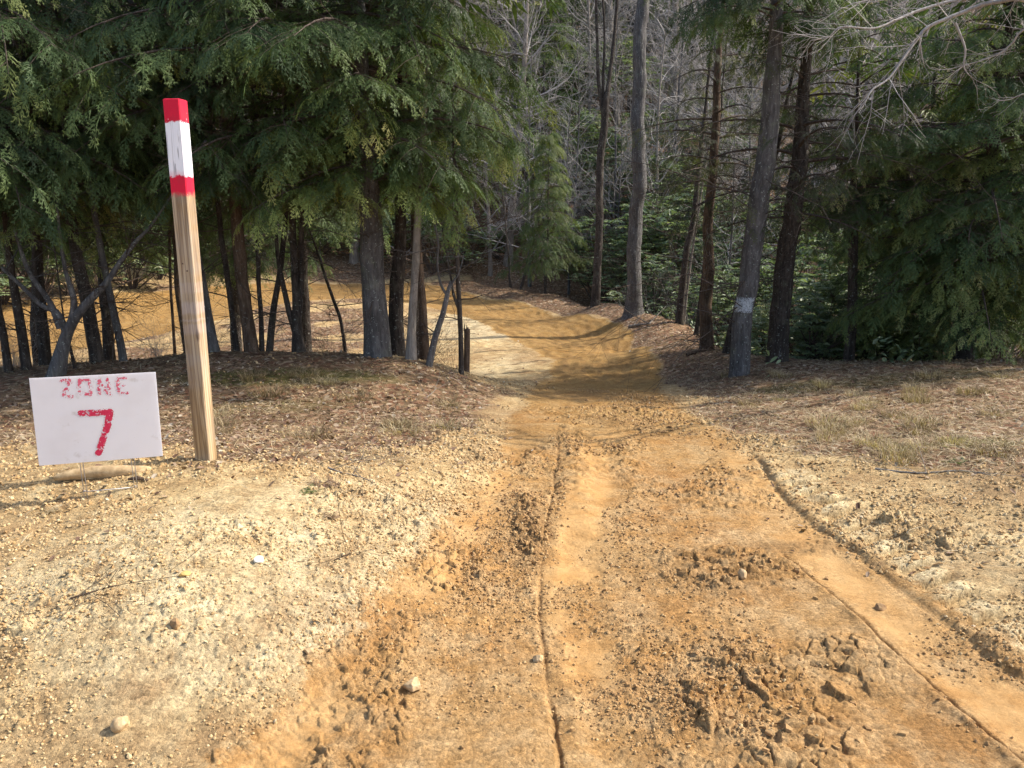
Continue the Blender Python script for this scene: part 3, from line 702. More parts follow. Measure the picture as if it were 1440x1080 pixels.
M['needles_bright'] = foliage('needles_bright', [(0, (.035, .055, .022)), (.35, (.075, .115, .036)), (.62, (.14, .19, .055)), (.82, (.25, .29, .08)), (1, (.40, .38, .13))], .28)
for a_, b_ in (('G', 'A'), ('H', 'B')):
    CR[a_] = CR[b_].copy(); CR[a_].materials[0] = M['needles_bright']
def part(name, me, parent, rz=0, sc=1, loc=(0, 0, 0), rx=0, ry=0):
    o = link(bpy.data.objects.new(name, me), parent); o.rotation_euler = (rx, ry, rz); o.scale = (sc,)*3; o.location = loc; return o
EXEC_TREES = []
exec_marker = None
# ------------------------------------------------------------------ trees one can tell apart, placed on the survey of the ground
def gz(x, y): return float(hz(np.array([x]), np.array([y]))[0])
def tree(label, pts, Y, mat='bark_dark', H=9.0, name='hemlock_tree', cr=None, crs=1.0, crz=0.0, forks=(), dead=10, cat='tree', group=None, base_w=1.25, rough=.12, dlen=.9, blaze=None, crt=0.0):
    """pts: (px, py, width in px) from base upwards, all at distance Y; the base is put on the ground"""
    X0 = ray(*pts[0][:2]); x0 = X0[0]*Y/X0[1]; z0 = gz(x0, Y)
    base = np.array([x0, Y, z0])
    root = empty(name, tuple(base))
    def wp(p, i=0):
        x, y, z = at(p[0], p[1], Y+(p[3] if len(p) > 3 else 0)); return np.array([x, y, z])
    Pw = [base-np.array([0, 0, .12])]+[wp(p) for p in pts[1:]]
    Rw = [p[2]/2/FPX*Y for p in pts]
    # keep going up in the direction of the last stretch, turning towards vertical
    d = Pw[-1]-Pw[-2]; d /= np.linalg.norm(d); lastr = Rw[-1]
    hh = Pw[-1][2]-z0; k = 0
    while hh < H:
        d = d*.85+np.array([0, 0, .15]); d /= np.linalg.norm(d)
        Pw.append(Pw[-1]+d*1.0); k += 1; hh = Pw[-1][2]-z0; Rw.append(max(lastr*(1-hh/(H*1.1)) if H > 4 else lastr*.8**k, .006))
    n0 = len(Pw); C = smooth_line(np.hstack([np.array(Pw), np.array(Rw)[:, None]]), 10)
    # dense even resampling
    L = np.concatenate([[0], np.cumsum(np.linalg.norm(np.diff(C[:, :3], axis=0), axis=1))])
    rbig = Rw[0]; step = .07 if rbig > .05 else .12
    s = np.arange(0, L[-1], step); C = np.stack([np.interp(s, L, C[:, i]) for i in range(4)], 1)
    seed = abs(hash_str(label)) % 1000
    wob = .35*C[0, 3]
    C[:, 0] += fbm(s*1.3, s*0, seed, 3)*wob*np.clip(s, 0, 1); C[:, 1] += fbm(s*1.3, s*0+5, seed, 3)*wob
    C[:, 3] *= 1+(base_w-1)*np.exp(-s/.16)+.05*fbm(s*4, s*0, seed+2, 2)
    mb = MB(); rel = C[:, :3]-base
    kk = 40 if rbig > .1 else (24 if rbig > .05 else (12 if rbig > .025 else 8))
    mb.tube(rel, C[:, 3], kk, 0, .4, rough=rough, seed=seed)
    rs = random.Random(seed)
    for fk in forks:
        Fp = [wp(p)-base for p in fk]; Fr = [p[2]/2/FPX*Y for p in fk]
        F_ = smooth_line(np.hstack([np.array(Fp), np.array(Fr)[:, None]]), 8)
        mb.tube(F_[:, :3], F_[:, 3], 10, 0, .4, rough=rough, seed=seed+3)
        for _ in range(5):
            q = F_[rs.randrange(len(F_)//2, len(F_)), :3]; a = rs.uniform(0, 6.28)
            branch(mb, q, (math.cos(a), math.sin(a), rs.uniform(-.2, .8)), rs.uniform(.3, .9), .007, 1, rs, 3, 0, .03, .3, 4)
    tm = M[mat]; mats = [tm]
    tro = mb.obj('trunk', mats, root)
    db = MB()
    if dead:
        for _ in range(dead):
            zz = rs.uniform(.35, min(3.6, H*.8)); i = int(np.argmin(np.abs(rel[:, 2]-zz))); a = rs.uniform(0, 6.28)
            branch(db, rel[i], (math.cos(a), math.sin(a), rs.uniform(-.35, .45)), dlen*rs.uniform(.3, 1.2), min(.009, C[i, 3]*.35), 2, rs, 3, 0, -.05, .22, 5, .75)
        db.obj('dead_branches', [M['twig_brown']], root)  # bare dead side branches along the trunk
    if cr:
        i = int(np.argmin(np.abs(rel[:, 2]-2.4))); j = int(np.argmin(np.abs(rel[:, 2]-.8)))
        dx = (rel[-1, 0]-rel[i, 0])/max(1, rel[-1, 2]-rel[i, 2]); dy = (rel[-1, 1]-rel[i, 1])/max(1, rel[-1, 2]-rel[i, 2])
        c = part('crown', CR[cr], root, crz, crs, (rel[i, 0]-dx*2.4, rel[i, 1]-dy*2.4, crt))
        c.matrix_local = Matrix.Translation(c.location) @ Matrix.Rotation(math.atan(dx), 4, 'Y') @ Matrix.Rotation(-math.atan(dy), 4, 'X') @ Matrix.Rotation(crz, 4, 'Z') @ Matrix.Scale(crs, 4)
    tag(root, label, cat, group)
    return root, C, base
def hash_str(s):
    h = 7
    for ch in s: h = (h*31+ord(ch)) % 1000003
    return h
HG = 'hemlocks and saplings on the left crest'
tree('thin dark trunk at the far left edge of the crest', [(12,515,11),(2,460,10),(-14,380,9)], 8.6, H=7, dead=10, group=HG)
tree('slim dark trunk just right of the left edge, with slight lean', [(36,516,13),(26,440,12),(16,380,10),(8,300,9)], 8.7, H=8, cr='C', crz=.5, dead=12, group=HG)
tree('crooked grey tree splitting low into several leaning stems', [(72,514,26),(95,468,15),(128,420,11),(152,390,8),(187,342,6),(215,310,4)], 8.2, mat='bark_grey', H=2, name='crooked_tree', dead=14,
     forks=[[(93,468,11),(80,440,9),(57,428,7),(30,402,6),(2,376,5)], [(85,462,11),(70,425,8),(45,390,7),(32,360,6),(20,320,4)], [(98,462,11),(104,425,9),(92,380,6),(84,330,5),(80,280,3)]], group=HG)
tree('straight dark trunk behind the crooked grey tree', [(62,505,17),(58,440,15),(52,370,14),(48,280,12)], 9.4, H=9, cr='A', crz=2.2, group=HG)
tree('thick dark trunk rising above the right half of the white sign', [(137,512,19),(126,440,17),(112,370,15),(100,290,13),(92,180,11)], 8.9, H=9, cr='C', crz=3.1, crs=.8, crt=.3, dead=16, group=HG)
tree('smooth slender trunk right of the thick one above the sign', [(174,503,11),(163,450,10),(150,390,9),(135,320,8),(125,240,6),(118,150,5)], 8.9, mat='bark_grey', H=6, dead=16, group=HG)
tree('short thin leaning sapling above the middle of the white sign', [(107,518,5),(99,490,4),(93,470,3),(86,420,2)], 8.4, H=1.5, dead=4, name='sapling', group=HG)
tree('pale thin stem left of the marker post, beyond the crest', [(243,474,5),(241,420,4),(239,350,4),(236,280,3)], 11.0, mat='bark_brown', H=5, dead=5, name='sapling', group=HG)
tree('reddish brown slim trunk just left of the marker post', [(262,473,9),(252,420,8),(247,350,6),(240,290,5)], 10.8, mat='bark_brown', H=5, dead=4, name='sapling', group=HG)
tree('tall grey trunk right behind the marker post, forked near the top', [(299,494,21),(288,440,19),(277,380,18),(262,290,17),(246,200,16),(234,130,14),(222,50,12),(216,0,9)], 9.0, mat='bark_grey', H=8, dead=22, dlen=1.5,
     forks=[[(232,85,8),(212,50,8),(196,22,7),(176,-10,6),(160,-50,4)], [(240,150,4),(265,118,4),(300,90,3),(330,78,2)], [(228,60,5),(180,38,4),(130,22,3),(90,12,2)]], group=HG)
tree('thin dark trunk to the right of the marker post', [(334,494,9),(326,440,8),(317,370,8),(310,330,7),(304,260,6)], 9.2, H=6, dead=9, group=HG)
tree('stout brown trunk with sunlit right side, right of the marker post', [(354,496,20),(347,440,18),(340,390,17),(334,340,17),(328,260,14)], 9.1, mat='bark_brown', H=9, cr='A', crs=.72, crt=.4, crz=4.4, group=HG)
tree('very slim upright trunk in a narrow pair', [(368,497,8),(367,440,7),(364,400,6),(362,330,6)], 9.2, H=6, dead=4, group=HG)
tree('slim dark trunk of the narrow pair leaning right', [(377,496,10),(384,440,9),(391,395,8),(398,340,7)], 9.2, H=5, dead=4, group=HG)
tree('dark trunk with stems joined low and ivy about its foot', [(421,496,20),(417,450,13),(414,400,11),(411,340,10),(409,290,8)], 9.1, H=9, cr='C', crz=5.2,
     forks=[[(416,470,9),(407,440,8),(398,400,7),(392,370,6),(388,330,5)], [(420,455,8),(424,400,7),(424,340,7),(425,280,6)]], group=HG)
tree('thin leaning sapling between the marker post and the big trunk', [(487,484,5),(480,455,5),(470,425,5),(456,385,4),(445,350,3),(430,310,2)], 9.9, H=2.2, dead=10, name='sapling', group=HG)
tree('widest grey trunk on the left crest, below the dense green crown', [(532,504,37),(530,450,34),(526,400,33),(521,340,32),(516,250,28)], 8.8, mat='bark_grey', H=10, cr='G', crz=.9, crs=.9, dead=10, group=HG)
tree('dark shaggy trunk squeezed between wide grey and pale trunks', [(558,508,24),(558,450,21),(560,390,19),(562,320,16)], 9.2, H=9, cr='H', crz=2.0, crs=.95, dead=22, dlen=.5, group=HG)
tree('pale tan trunk with peeling foot beside the shaggy one', [(577,509,17),(580,450,12),(583,400,11),(587,340,10),(590,290,10),(594,220,8)], 8.7, mat='bark_pale', H=8, dead=5, base_w=1.3, group=HG)
tree('brown trunk leaning left just behind the pale tan one', [(597,493,15),(594,440,12),(590,390,11),(586,340,9)], 9.6, mat='bark_brown', H=7, dead=4, group=HG)
tree('dead grey leaning stem with forked broken top', [(600,513,10),(612,475,9),(624,440,8),(631,408,6),(634,395,3)], 8.6, mat='bark_grey', H=.5, name='dead_tree', dead=3, dlen=.4,
     forks=[[(629,415,4),(620,400,4),(615,372,3),(616,340,3),(610,310,2)], [(631,410,4),(637,396,3),(645,385,2),(652,360,2)]], group=HG)
tree('thin black trunk at the right end of the crest, beside the stump', [(649,528,8),(648,480,7),(646,430,7),(644,380,6),(643,330,6),(640,250,5)], 8.8, H=6, dead=8,
     forks=[[(647,440,4),(638,415,4),(635,395,3),(628,360,3),(622,320,2)]], group=HG)
# beyond the bend
BG = 'trees along the far bend'
tree('short thin stem beyond the bend, left of two other saplings', [(719,416,4),(717,390,4),(716,370,3),(712,330,2)], 26.8, H=4, dead=4, name='sapling', group=BG)
tree('thin sapling leaning right beyond the bend', [(732,417,5),(738,385,4),(746,350,3),(755,310,3)], 26.5, H=5, dead=4, name='sapling', group=BG)
tree('young pale green hemlock on a thin black stem beyond the bend', [(767,418,4),(768,370,4),(770,325,3),(771,270,2)], 24.8, H=5.2, dead=3, cr='Y', crs=1.45, name='young_hemlock', group=BG, crt=-.3)
tree('slim dark trunk splitting into pale upright stems at outer bend', [(837,431,13),(841,360,11),(843,280,10),(848,190,10),(852,150,9)], 20.8, H=5.5, base_w=1.3, dead=6, name='split_tree',
     forks=[[(850,175,5),(842,120,5),(840,60,4),(838,0,4),(836,-50,3)], [(851,165,6),(857,110,5),(863,60,5),(868,0,4),(872,-50,3)], [(850,180,4),(848,120,4),(850,50,3),(846,-30,3)]], group=BG)
tree('tall pale grey trunk at the outside of the bend', [(892,443,26),(893,400,20),(896,320,19),(898,200,18),(900,100,17),(902,0,16)], 18.2, mat='bark_grey', H=14, base_w=1.5, dead=12, dlen=2.2, name='bare_tree', cr=None, group=BG)
tree('dark slim trunk below the leafy bank, second right of tall grey trunk', [(955,455,12),(959,410,10),(964,370,9),(975,300,8),(985,220,7)], 16.4, H=10, name='bare_tree', dead=10, dlen=1.6, group=BG)
tree('thin pale pole leaning right beside the dark slim trunk', [(962,432,4),(971,370,3),(982,300,3),(994,220,2)], 16.8, mat='bark_pale', H=6, dead=3, name='sapling', group=BG)
tree('short dark leaning trunk left of the brown straight one', [(978,473,8),(984,435,7),(988,400,6),(996,330,5)], 14.4, H=7, dead=4, name='sapling', group=BG)
tree('straight dark brown trunk on the leafy bank beside the track', [(994,495,20),(994,440,17),(996,380,15),(998,300,13),(1004,200,11),(1010,100,9)], 12.8, mat='bark_brown', H=10, cr='T', crz=1.0, crs=.75, crt=1.3, dead=10, dlen=1.4, group=BG)
tree('leaning dark trunk half hidden behind the blazed tree', [(1021,499,14),(1030,460,12),(1038,430,11),(1060,350,9)], 12.0, H=7, dead=6, group=BG)
_, CB, BB = tree('tall dark tree with a white painted blaze on its trunk', [(1039,528,30),(1044,470,27),(1056,392,26),(1064,320,26),(1070,260,26),(1080,190,25),(1088,100,20),(1096,0,16)], 9.9, mat='bark_grey', H=10, cr='B', crz=4.0, crs=.85, crt=2.3, dead=34, dlen=1.8, base_w=1.15, group=BG)
BLAZE_ROOT = bpy.data.objects[_.name]
tree('dark thick trunk immediately right of the blazed tree', [(1091,510,30),(1096,450,27),(1104,392,26),(1112,320,25),(1120,250,22),(1128,150,18)], 10.6, mat='bark_dark', H=9, cr='T', crz=3.3, crs=.9, crt=.3, dead=12, base_w=1.25, group=BG)
RG = 'dense hemlocks on the right'
tree('nearly black trunk under low boughs near the right edge', [(1356,498,26),(1366,440,24),(1376,390,22),(1384,320,20)], 10.4, H=8, cr='D', crz=.4, crs=.95, group=RG)
tree('hidden hemlock whose boughs reach the ground at the right edge', [(1475,500,22),(1480,400,20),(1490,300,18)], 10.0, H=8, cr='D', crz=2.1, crs=1.0, group=RG)
tree('hemlock with dark low boughs between blazed tree and right edge', [(1262,490,18),(1266,400,16),(1272,300,15)], 12.6, H=5, cr='C', crz=4.1, crs=.62, crt=.8, group=RG)
tree('hemlock high at top right behind the bare pale boughs', [(1400,480,20),(1402,400,18),(1405,300,16)], 14.0, H=7, cr='C', crz=5.0, crs=.85, crt=.5, group=RG)
tree('hemlock filling in green just right of the dark thick trunk', [(1196,492,14),(1198,400,13),(1200,300,12)], 11.0, H=5, cr='B', crz=1.4, crs=.62, crt=.7, group=RG)
tree('dark bushy hemlock left of the nearly black trunk at right', [(1300,494,16),(1303,400,14),(1306,300,13)], 11.9, H=6, cr='D', crz=3.4, crs=.85, group=RG)
# extra hemlocks just behind the left crest
for i, (px, Y, k, a, s) in enumerate([(150,11.6,'A',1.9,.8),(430,11.8,'B',4.0,.95),(-60,10.8,'C',3.3,.95),(585,12.6,None,.2,.7),(50,13.5,'B',2.8,.9),(330,13.6,'C',1.1,.8)]):
    lb = ['hemlock behind the crest left of the marker post', 'hemlock behind the crest left of the widest grey trunk', 'hemlock at the left edge with boughs crossing the frame', 'slim trunk inside the bend, seen behind the pale tan trunk',
          'hemlock farther back at the left, beyond the crooked grey tree', 'hemlock farther back, seen just right of the marker post'][i]
    tree(lb, [(px,480,16),(px-3+i,400,14),(px-6+i,300,12)], Y, H=9, cr=k, crz=a, crs=s, dead=14, group='hemlocks behind the left crest', crt=.25)
# pale paint blaze on the bark, a thin curved coat with worn edges
def blaze():
    zc0 = at(1044, 441, 9.75)[2]; zc1 = at(1044, 419, 9.75)[2]
    zs = np.linspace(zc0, zc1, 30); th = np.linspace(-2.75, -.75, 40); mb = MB(); V = []; K = []
    for z in zs:
        i = int(np.argmin(np.abs(CB[:, 2]-z))); c = CB[i]
        for a in th: V.append((c[0]+math.cos(a-.15)*c[3]*1.085-BB[0], c[1]+math.sin(a-.15)*c[3]*1.085-BB[1], z-BB[2]))
    n = len(th); F = []
    for i in range(len(zs)-1):
        for j in range(n-1):
            e = min(i, len(zs)-2-i, j, n-2-j)
            if RNG.random() < (.6 if e < 1 else .35 if e < 3 else .12): continue
            F.append((i*n+j, i*n+j+1, i*n+n+j+1, i*n+n+j))
    mb.add(np.array(V), np.array(F), None, 0, .5)
    t = NT('blaze_paint'); nn = t.noise(40, 4, .7)
    m = t.done(t.bsdf(t.ramp(nn, [(.35, (.22, .24, .25)), (.6, (.48, .50, .52))]), .8))
    tag(mb.obj('painted_blaze', [m], BLAZE_ROOT), 'worn pale paint square on grey bark')
blaze()

# ------------------------------------------------------------------ marker post
def bevel_box(mb, x0, x1, y0, y1, z0, z1, b=.004, m=0, nz=30):
    xs = [x0+b, x1-b, x1, x1, x1-b, x0+b, x0, x0]; ys = [y0, y0, y0+b, y1-b, y1, y1, y1-b, y0+b]
    zs = np.linspace(z0, z1, nz); V = []; k = 8
    for z in zs: V += [(a, c, z) for a, c in zip(xs, ys)]
    cx, cy = (x0+x1)/2, (y0+y1)/2
    f = 1-b*2/(x1-x0); V += [(cx+(a-cx)*f, cy+(c-cy)*f, z1+b*.7) for a, c in zip(xs, ys)]
    V += [(cx, cy, z1+b*.7)]
    F = [(i*k+j, i*k+(j+1) % k, (i+1)*k+(j+1) % k, (i+1)*k+j) for i in range(nz) for j in range(k)]
    mb.add(np.array(V), F, [(nz*k+j, nz*k+(j+1) % k, (nz+1)*k) for j in range(k)], m, .5)
def post():
    x, y, _ = at(290, 645, 4.3); z = gz(x, y)
    ztop = at(246, 141, 4.3)[2]; H = ztop-z
    root = empty('marker_post', (x, y, z), R(-6))
    t = NT('post_wood'); co = t.n('ShaderNodeSeparateXYZ'); t.link(t.pos(), co.inputs[0]); Z = co.outputs[2]
    mp = t.n('ShaderNodeMapping'); mp.inputs['Scale'].default_value = (22, 22, .9); t.link(t.pos(), mp.inputs['Vector'])
    g1 = t.noise(1.6, 5, .6, mp.outputs[0], 1.2)
    wv = t.n('ShaderNodeTexWave', bands_direction='DIAGONAL', i_Scale=1.25, i_Distortion=5.0, i_Detail=3.0); wv.inputs['Detail Scale'].default_value = .8; t.link(mp.outputs[0], wv.inputs['Vector'])
    wood = t.ramp(g1, [(.3, (.19, .12, .065)), (.45, (.33, .23, .13)), (.58, (.46, .345, .215)), (.8, (.58, .48, .34))])
    wood = t.mix(t.rng(wv.outputs['Fac'], .0, .28, .75, 0), wood, (.20, .13, .075))
    knot = t.n('ShaderNodeTexVoronoi', i_Scale=1.0); kv = t.n('ShaderNodeMapping'); kv.inputs['Scale'].default_value = (9, 9, 3.2); t.link(t.pos(), kv.inputs['Vector']); t.link(kv.outputs[0], knot.inputs['Vector'])
    wood = t.mix(t.rng(knot.outputs['Distance'], .06, .13, .8, 0), wood, (.13, .08, .05))
    grey = t.mix(t.rng(t.noise(4, 4, .6), .45, .7, 0, .35), wood, (.33, .34, .36)); wood = grey
    low = t.rng(Z, .0, .5, .4, 0); wood = t.mix(low, wood, t.mix(1, wood, (.95, .85, .55), 'MULTIPLY'))
    nz = t.noise(34, 4, .7); nl = t.noise(9, 3, .6)
    zz = t.math('ADD', Z, t.math('MULTIPLY', t.math('SUBTRACT', nz, .5), .05))
    def zat(py): return at(250, py, 4.3)[2]-z
    z1, z2, z3 = zat(173), zat(248), zat(273)
    worn = t.rng(nz, .66, .72)
    scr = t.noise(1.0, 3, .7, mp.outputs[0], 3.0); white = t.mix(t.math('MULTIPLY', t.rng(g1, .26, .38, 1, 0), .8), (.86, .86, .90), (.30, .27, .26)); white = t.mix(t.math('MULTIPLY', t.rng(scr, .60, .64), .7), white, (.30, .28, .30))
    red = t.mix(t.rng(nl, .45, .65), (.66, .012, .045), (.50, .022, .045)); red = t.mix(t.math('MULTIPLY', t.rng(nz, .68, .72), .8), red, (.8, .55, .58))
    in3 = t.rng(zz, z3-.018, z3+.012); in2 = t.rng(zz, z2-.004, z2+.004); in1 = t.rng(zz, z1-.003, z1+.003)
    c = t.mix(in3, wood, red); c = t.mix(t.math('MULTIPLY', in2, 1), c, white)
    pink = t.math('MULTIPLY', t.math('MULTIPLY', in2, t.rng(zz, z2, z2+.03, 1, 0)), .45); c = t.mix(pink, c, (.7, .2, .26))
    c = t.mix(in1, c, red)
    for pa, pb, am in ((396, 411, .08), (424, 440, .12), (455, 468, .1), (448, 449, .3)):
        za, zb = zat(pb), zat(pa)
        c = t.mix(t.math('MULTIPLY', t.math('MULTIPLY', t.rng(zz, za-.006, za+.006), t.rng(zz, zb-.006, zb+.006, 1, 0)), am), c, (.62, .56, .68))
    m = t.done(t.bsdf(c, .75, t.bump(g1, .5, .006), .25))
    mb = MB(); h = .0445; bevel_box(mb, -h, h, -h, h, -.3, H, .005)
    mb.obj('square_timber', [m], root, smooth=False)
    # drying checks (thin dark splits) and a rusty nail
    t = NT('rusty_nail'); rm = t.done(t.bsdf((.12, .07, .05), .6))
    for nx, nz_ in ((.01, .55), (-.012, .57)):
        nb = MB(); nb.tube([(nx, -h+.01, H*nz_), (nx, -h-.004, H*nz_)], [.002, .004], 8, 0, .5); nb.obj('nail', [rm], root)
    # soil heaped at the foot
    tag(root, 'square wooden marker post painted red, white and red at its top', 'post')
post()

# ------------------------------------------------------------------ yard sign
def yard_sign():
    BL = np.array(at(55, 655, 3.78)); BR = np.array(at(229, 641, 3.955)); U = BR-BL; Wd_ = np.linalg.norm(U); U /= Wd_
    TL = np.array(at(43, 532, 3.80)); V = TL-BL; V -= U*V.dot(U); Hh = np.linalg.norm(V); V /= Hh; N = np.cross(U, V)   # faces the camera
    org = (BL+BR)/2; g = gz(org[0], org[1]); 
    root = empty('yard_sign', (org[0], org[1], g))
    def loc(u, v, n): return BL+U*u*Wd_+V*v*Hh+N*n-np.array([org[0], org[1], g])
    t = NT('corrugated_plastic'); n1 = t.noise(14, 5, .65); n2 = t.noise(70, 3, .7); n3 = t.noise(5, 4, .6)
    c = t.mix(t.rng(n3, .5, .75, 0, .5), (.93, .92, .95), (.84, .81, .82)); c = t.mix(t.math('MULTIPLY', t.rng(n1, .62, .72), .35), c, (.52, .47, .42)); c = t.mix(t.rng(n2, .72, .75, 0, .7), c, (.35, .3, .3))
    tr = t.n('ShaderNodeBsdfTranslucent'); t.link(c, tr.inputs['Color']); mx = t.n('ShaderNodeMixShader'); mx.inputs[0].default_value = .6
    t.link(t.bsdf(c, .45, None, .4), mx.inputs[1]); t.link(tr.outputs[0], mx.inputs[2]); pm = t.done(mx.outputs[0])
    mb = MB(); nu, nv = 60, 1
    # panel with its flutes: gentle ripple along the width, real thickness 4 mm
    us = np.linspace(0, 1, 121); Vv = []
    for u in us:
        rp = .004*math.sin(u*2.6)
        for v, nn in ((0, 0), (1, 0), (1, -.004), (0, -.004)): Vv.append(loc(u, v, nn+rp))
    F = []
    for i in range(120):
        b = i*4
        for k in range(4): F.append((b+k, b+4+k, b+4+(k+1) % 4, b+(k+1) % 4))
    F += [(0, 1, 2, 3), (483, 482, 481, 480)]
    mb.add(np.array(Vv), F, None, 0, .5); mb.obj('panel', [pm], root, smooth=False)
    # stencilled characters in worn red paint: small flakes of paint where the brush left them
    def stroke_d(u, v, segs):
        best = np.full(u.shape, 9.)
        for (a, b, c2, d, w) in segs:
            vx, vy = c2-a, d-b; L = vx*vx+vy*vy+1e-12; tt = np.clip(((u-a)*vx+(v-b)*vy)/L, 0, 1)
            best = np.minimum(best, np.hypot(u-a-vx*tt, v-b-vy*tt)-w)
        return best
    def lettering(name, segs, keep, lab, cols):
        k = .0016; nu, nv = int(Wd_/k), int(Hh/k); uu, vv = np.meshgrid(np.arange(nu)*k, np.arange(nv)*k)
        d = stroke_d(uu+.001*fbm(uu*300, vv*300, 3, 2), vv+.001*fbm(uu*300+9, vv*300, 4, 2), segs)
        nz = fbm(uu*150, vv*150, 8, 3)+.5*fbm(uu*45, vv*45, 18, 2)
        on = (d < 0) & (nz > keep+np.clip((d+.004)/.004, 0, 1)*.35)
        on |= (d < .007) & (fbm(uu*260, vv*260, 28, 2) > .62)
        mb = MB(); jj, ii = np.nonzero(on); P_ = []
        rp = lambda u: .004*np.sin(u/Wd_*2.6)
        q = []
        for du, dv in ((0, 0), (1, 0), (1, 1), (0, 1)):
            u = (ii+du)*k; v = (jj+dv)*k
            q.append(BL[None]+U[None]*u[:, None]+V[None]*v[:, None]+N[None]*(rp(u)+.0013)[:, None]-np.array([org[0], org[1], g])[None])
        Vq = np.stack(q, 1).reshape(-1, 3); mb.add(Vq, np.arange(len(Vq)).reshape(-1, 4), None, 0, .5)
        t = NT(name+'_paint'); m = t.done(t.bsdf(t.mix(t.rng(t.noise(90, 3, .7), .35, .65), *cols), .6))
        tag(mb.obj(name, [m], root), lab)
    S = []
    def pt(zx, zy):   # from close-up pixel to metres on the panel
        rx, ry = zx-103, zy-143
        det = 791*555+56*52; u = (rx*555-ry*52)/det; v = (791*ry+56*rx)/det
        return u*Wd_, (1-v)*Hh
    def sg(x1, y1, x2, y2, w): a = pt(x1, y1); b = pt(x2, y2); S.append((*a, *b, w))
    w = .0085
    sg(300,155,352,150,w); sg(352,150,306,252,w); sg(306,252,366,254,w)
    sg(412,150,410,225,w); sg(412,150,470,145,w*.7); sg(474,155,480,235,w); sg(412,232,478,240,w*.9)
    sg(530,150,536,232,w); sg(534,150,592,230,w); sg(586,140,598,235,w)
    sg(650,135,658,228,w*1.1); sg(652,135,706,130,w*.7); sg(657,182,694,178,w*.6); sg(660,230,712,226,w*.9)
    lettering('zone_lettering', S, -.02, 'faded red stencilled word ZONE', ((.50, .035, .085), (.62, .16, .22)))
    S = []
    w = .0165
    sg(418,362,600,350,w); sg(600,352,588,430,w); sg(588,430,552,540,w); sg(552,540,528,616,w)
    lettering('number_lettering', S, -.42, 'bold red painted number 7', ((.42, .012, .045), (.55, .03, .085)))
    t = NT('galvanised_wire'); wm = t.n('ShaderNodeBsdfPrincipled'); wm.inputs['Base Color'].default_value = (.38, .38, .40, 1); wm.inputs['Metallic'].default_value = .7; wm.inputs['Roughness'].default_value = .45; wmat = t.done(wm.outputs[0])
    mb = MB()
    for u0 in (.33, .745):
        for du in (-.012, .012):
            top = loc(u0+du, .12, -.006); bt = loc(u0+du*1.1+.004, 0, -.006); bt[2] = -.1
            mid = loc(u0+du, 0, -.006)
            mb.tube([top, mid, bt], .0019, 6, 0, .5)
        a = loc(u0-.014, 0, -.006); b = loc(u0+.014, 0, -.006); a[2] = b[2] = .035; mb.tube([a, b], .0019, 6, 0, .5)
    a = loc(.32, 0, -.008); b = loc(.76, 0, -.008); a[2] = .03; b[2] = .028; mb.tube([a, b], .0019, 6, 0, .5)
    mb.obj('wire_stake', [wmat], root)
    tag(root, 'leaning white plastic yard sign with red ZONE 7 beside the wooden post', 'sign')
yard_sign()

# ------------------------------------------------------------------ stones, log, stump, small things
def rock_mesh(seed, sx, sy, sz, ang=.5, n=22):
    th = np.linspace(0, 2*math.pi, n*2, endpoint=False); ph = np.linspace(-math.pi/2, math.pi/2, n)
    T, Ph = np.meshgrid(th, ph); d = np.stack([np.cos(T)*np.cos(Ph), np.sin(T)*np.cos(Ph), np.sin(Ph)], -1)
    r = np.random.default_rng(seed); rad = np.ones(T.shape)
    for _ in range(14):
        nrm = r.normal(size=3); nrm /= np.linalg.norm(nrm); off = r.uniform(.55, .9)
        dot = d@nrm; rad = np.where(dot > .05, np.minimum(rad, off/np.maximum(dot, .05)), rad)
    rad *= 1+.05*fbm(d[..., 0]*4+seed, d[..., 1]*4+d[..., 2]*3, seed, 3)
    V = (d*rad[..., None]*np.array([sx, sy, sz])).reshape(-1, 3); k = n*2
    i = np.arange(n-1)[:, None]*k; j = np.arange(k)[None]; F = np.stack([i+j, i+(j+1) % k, i+k+(j+1) % k, i+k+j], -1).reshape(-1, 4)
    return V, F
def stone_mat(name, a, b):
    t = NT(name); n1 = t.noise(30, 5, .7); return t.done(t.bsdf(t.ramp(n1, [(.35, a), (.65, b)]), .85, t.bump(n1, .5, .004), .2))
SM = [stone_mat('tan_stone', (.36, .24, .12), (.60, .44, .25)), stone_mat('white_stone', (.66, .62, .5), (.8, .77, .68)), stone_mat('clay_lump', (.22, .13, .065), (.42, .27, .13)), stone_mat('ochre_stone', (.5, .32, .1), (.6, .4, .15))]
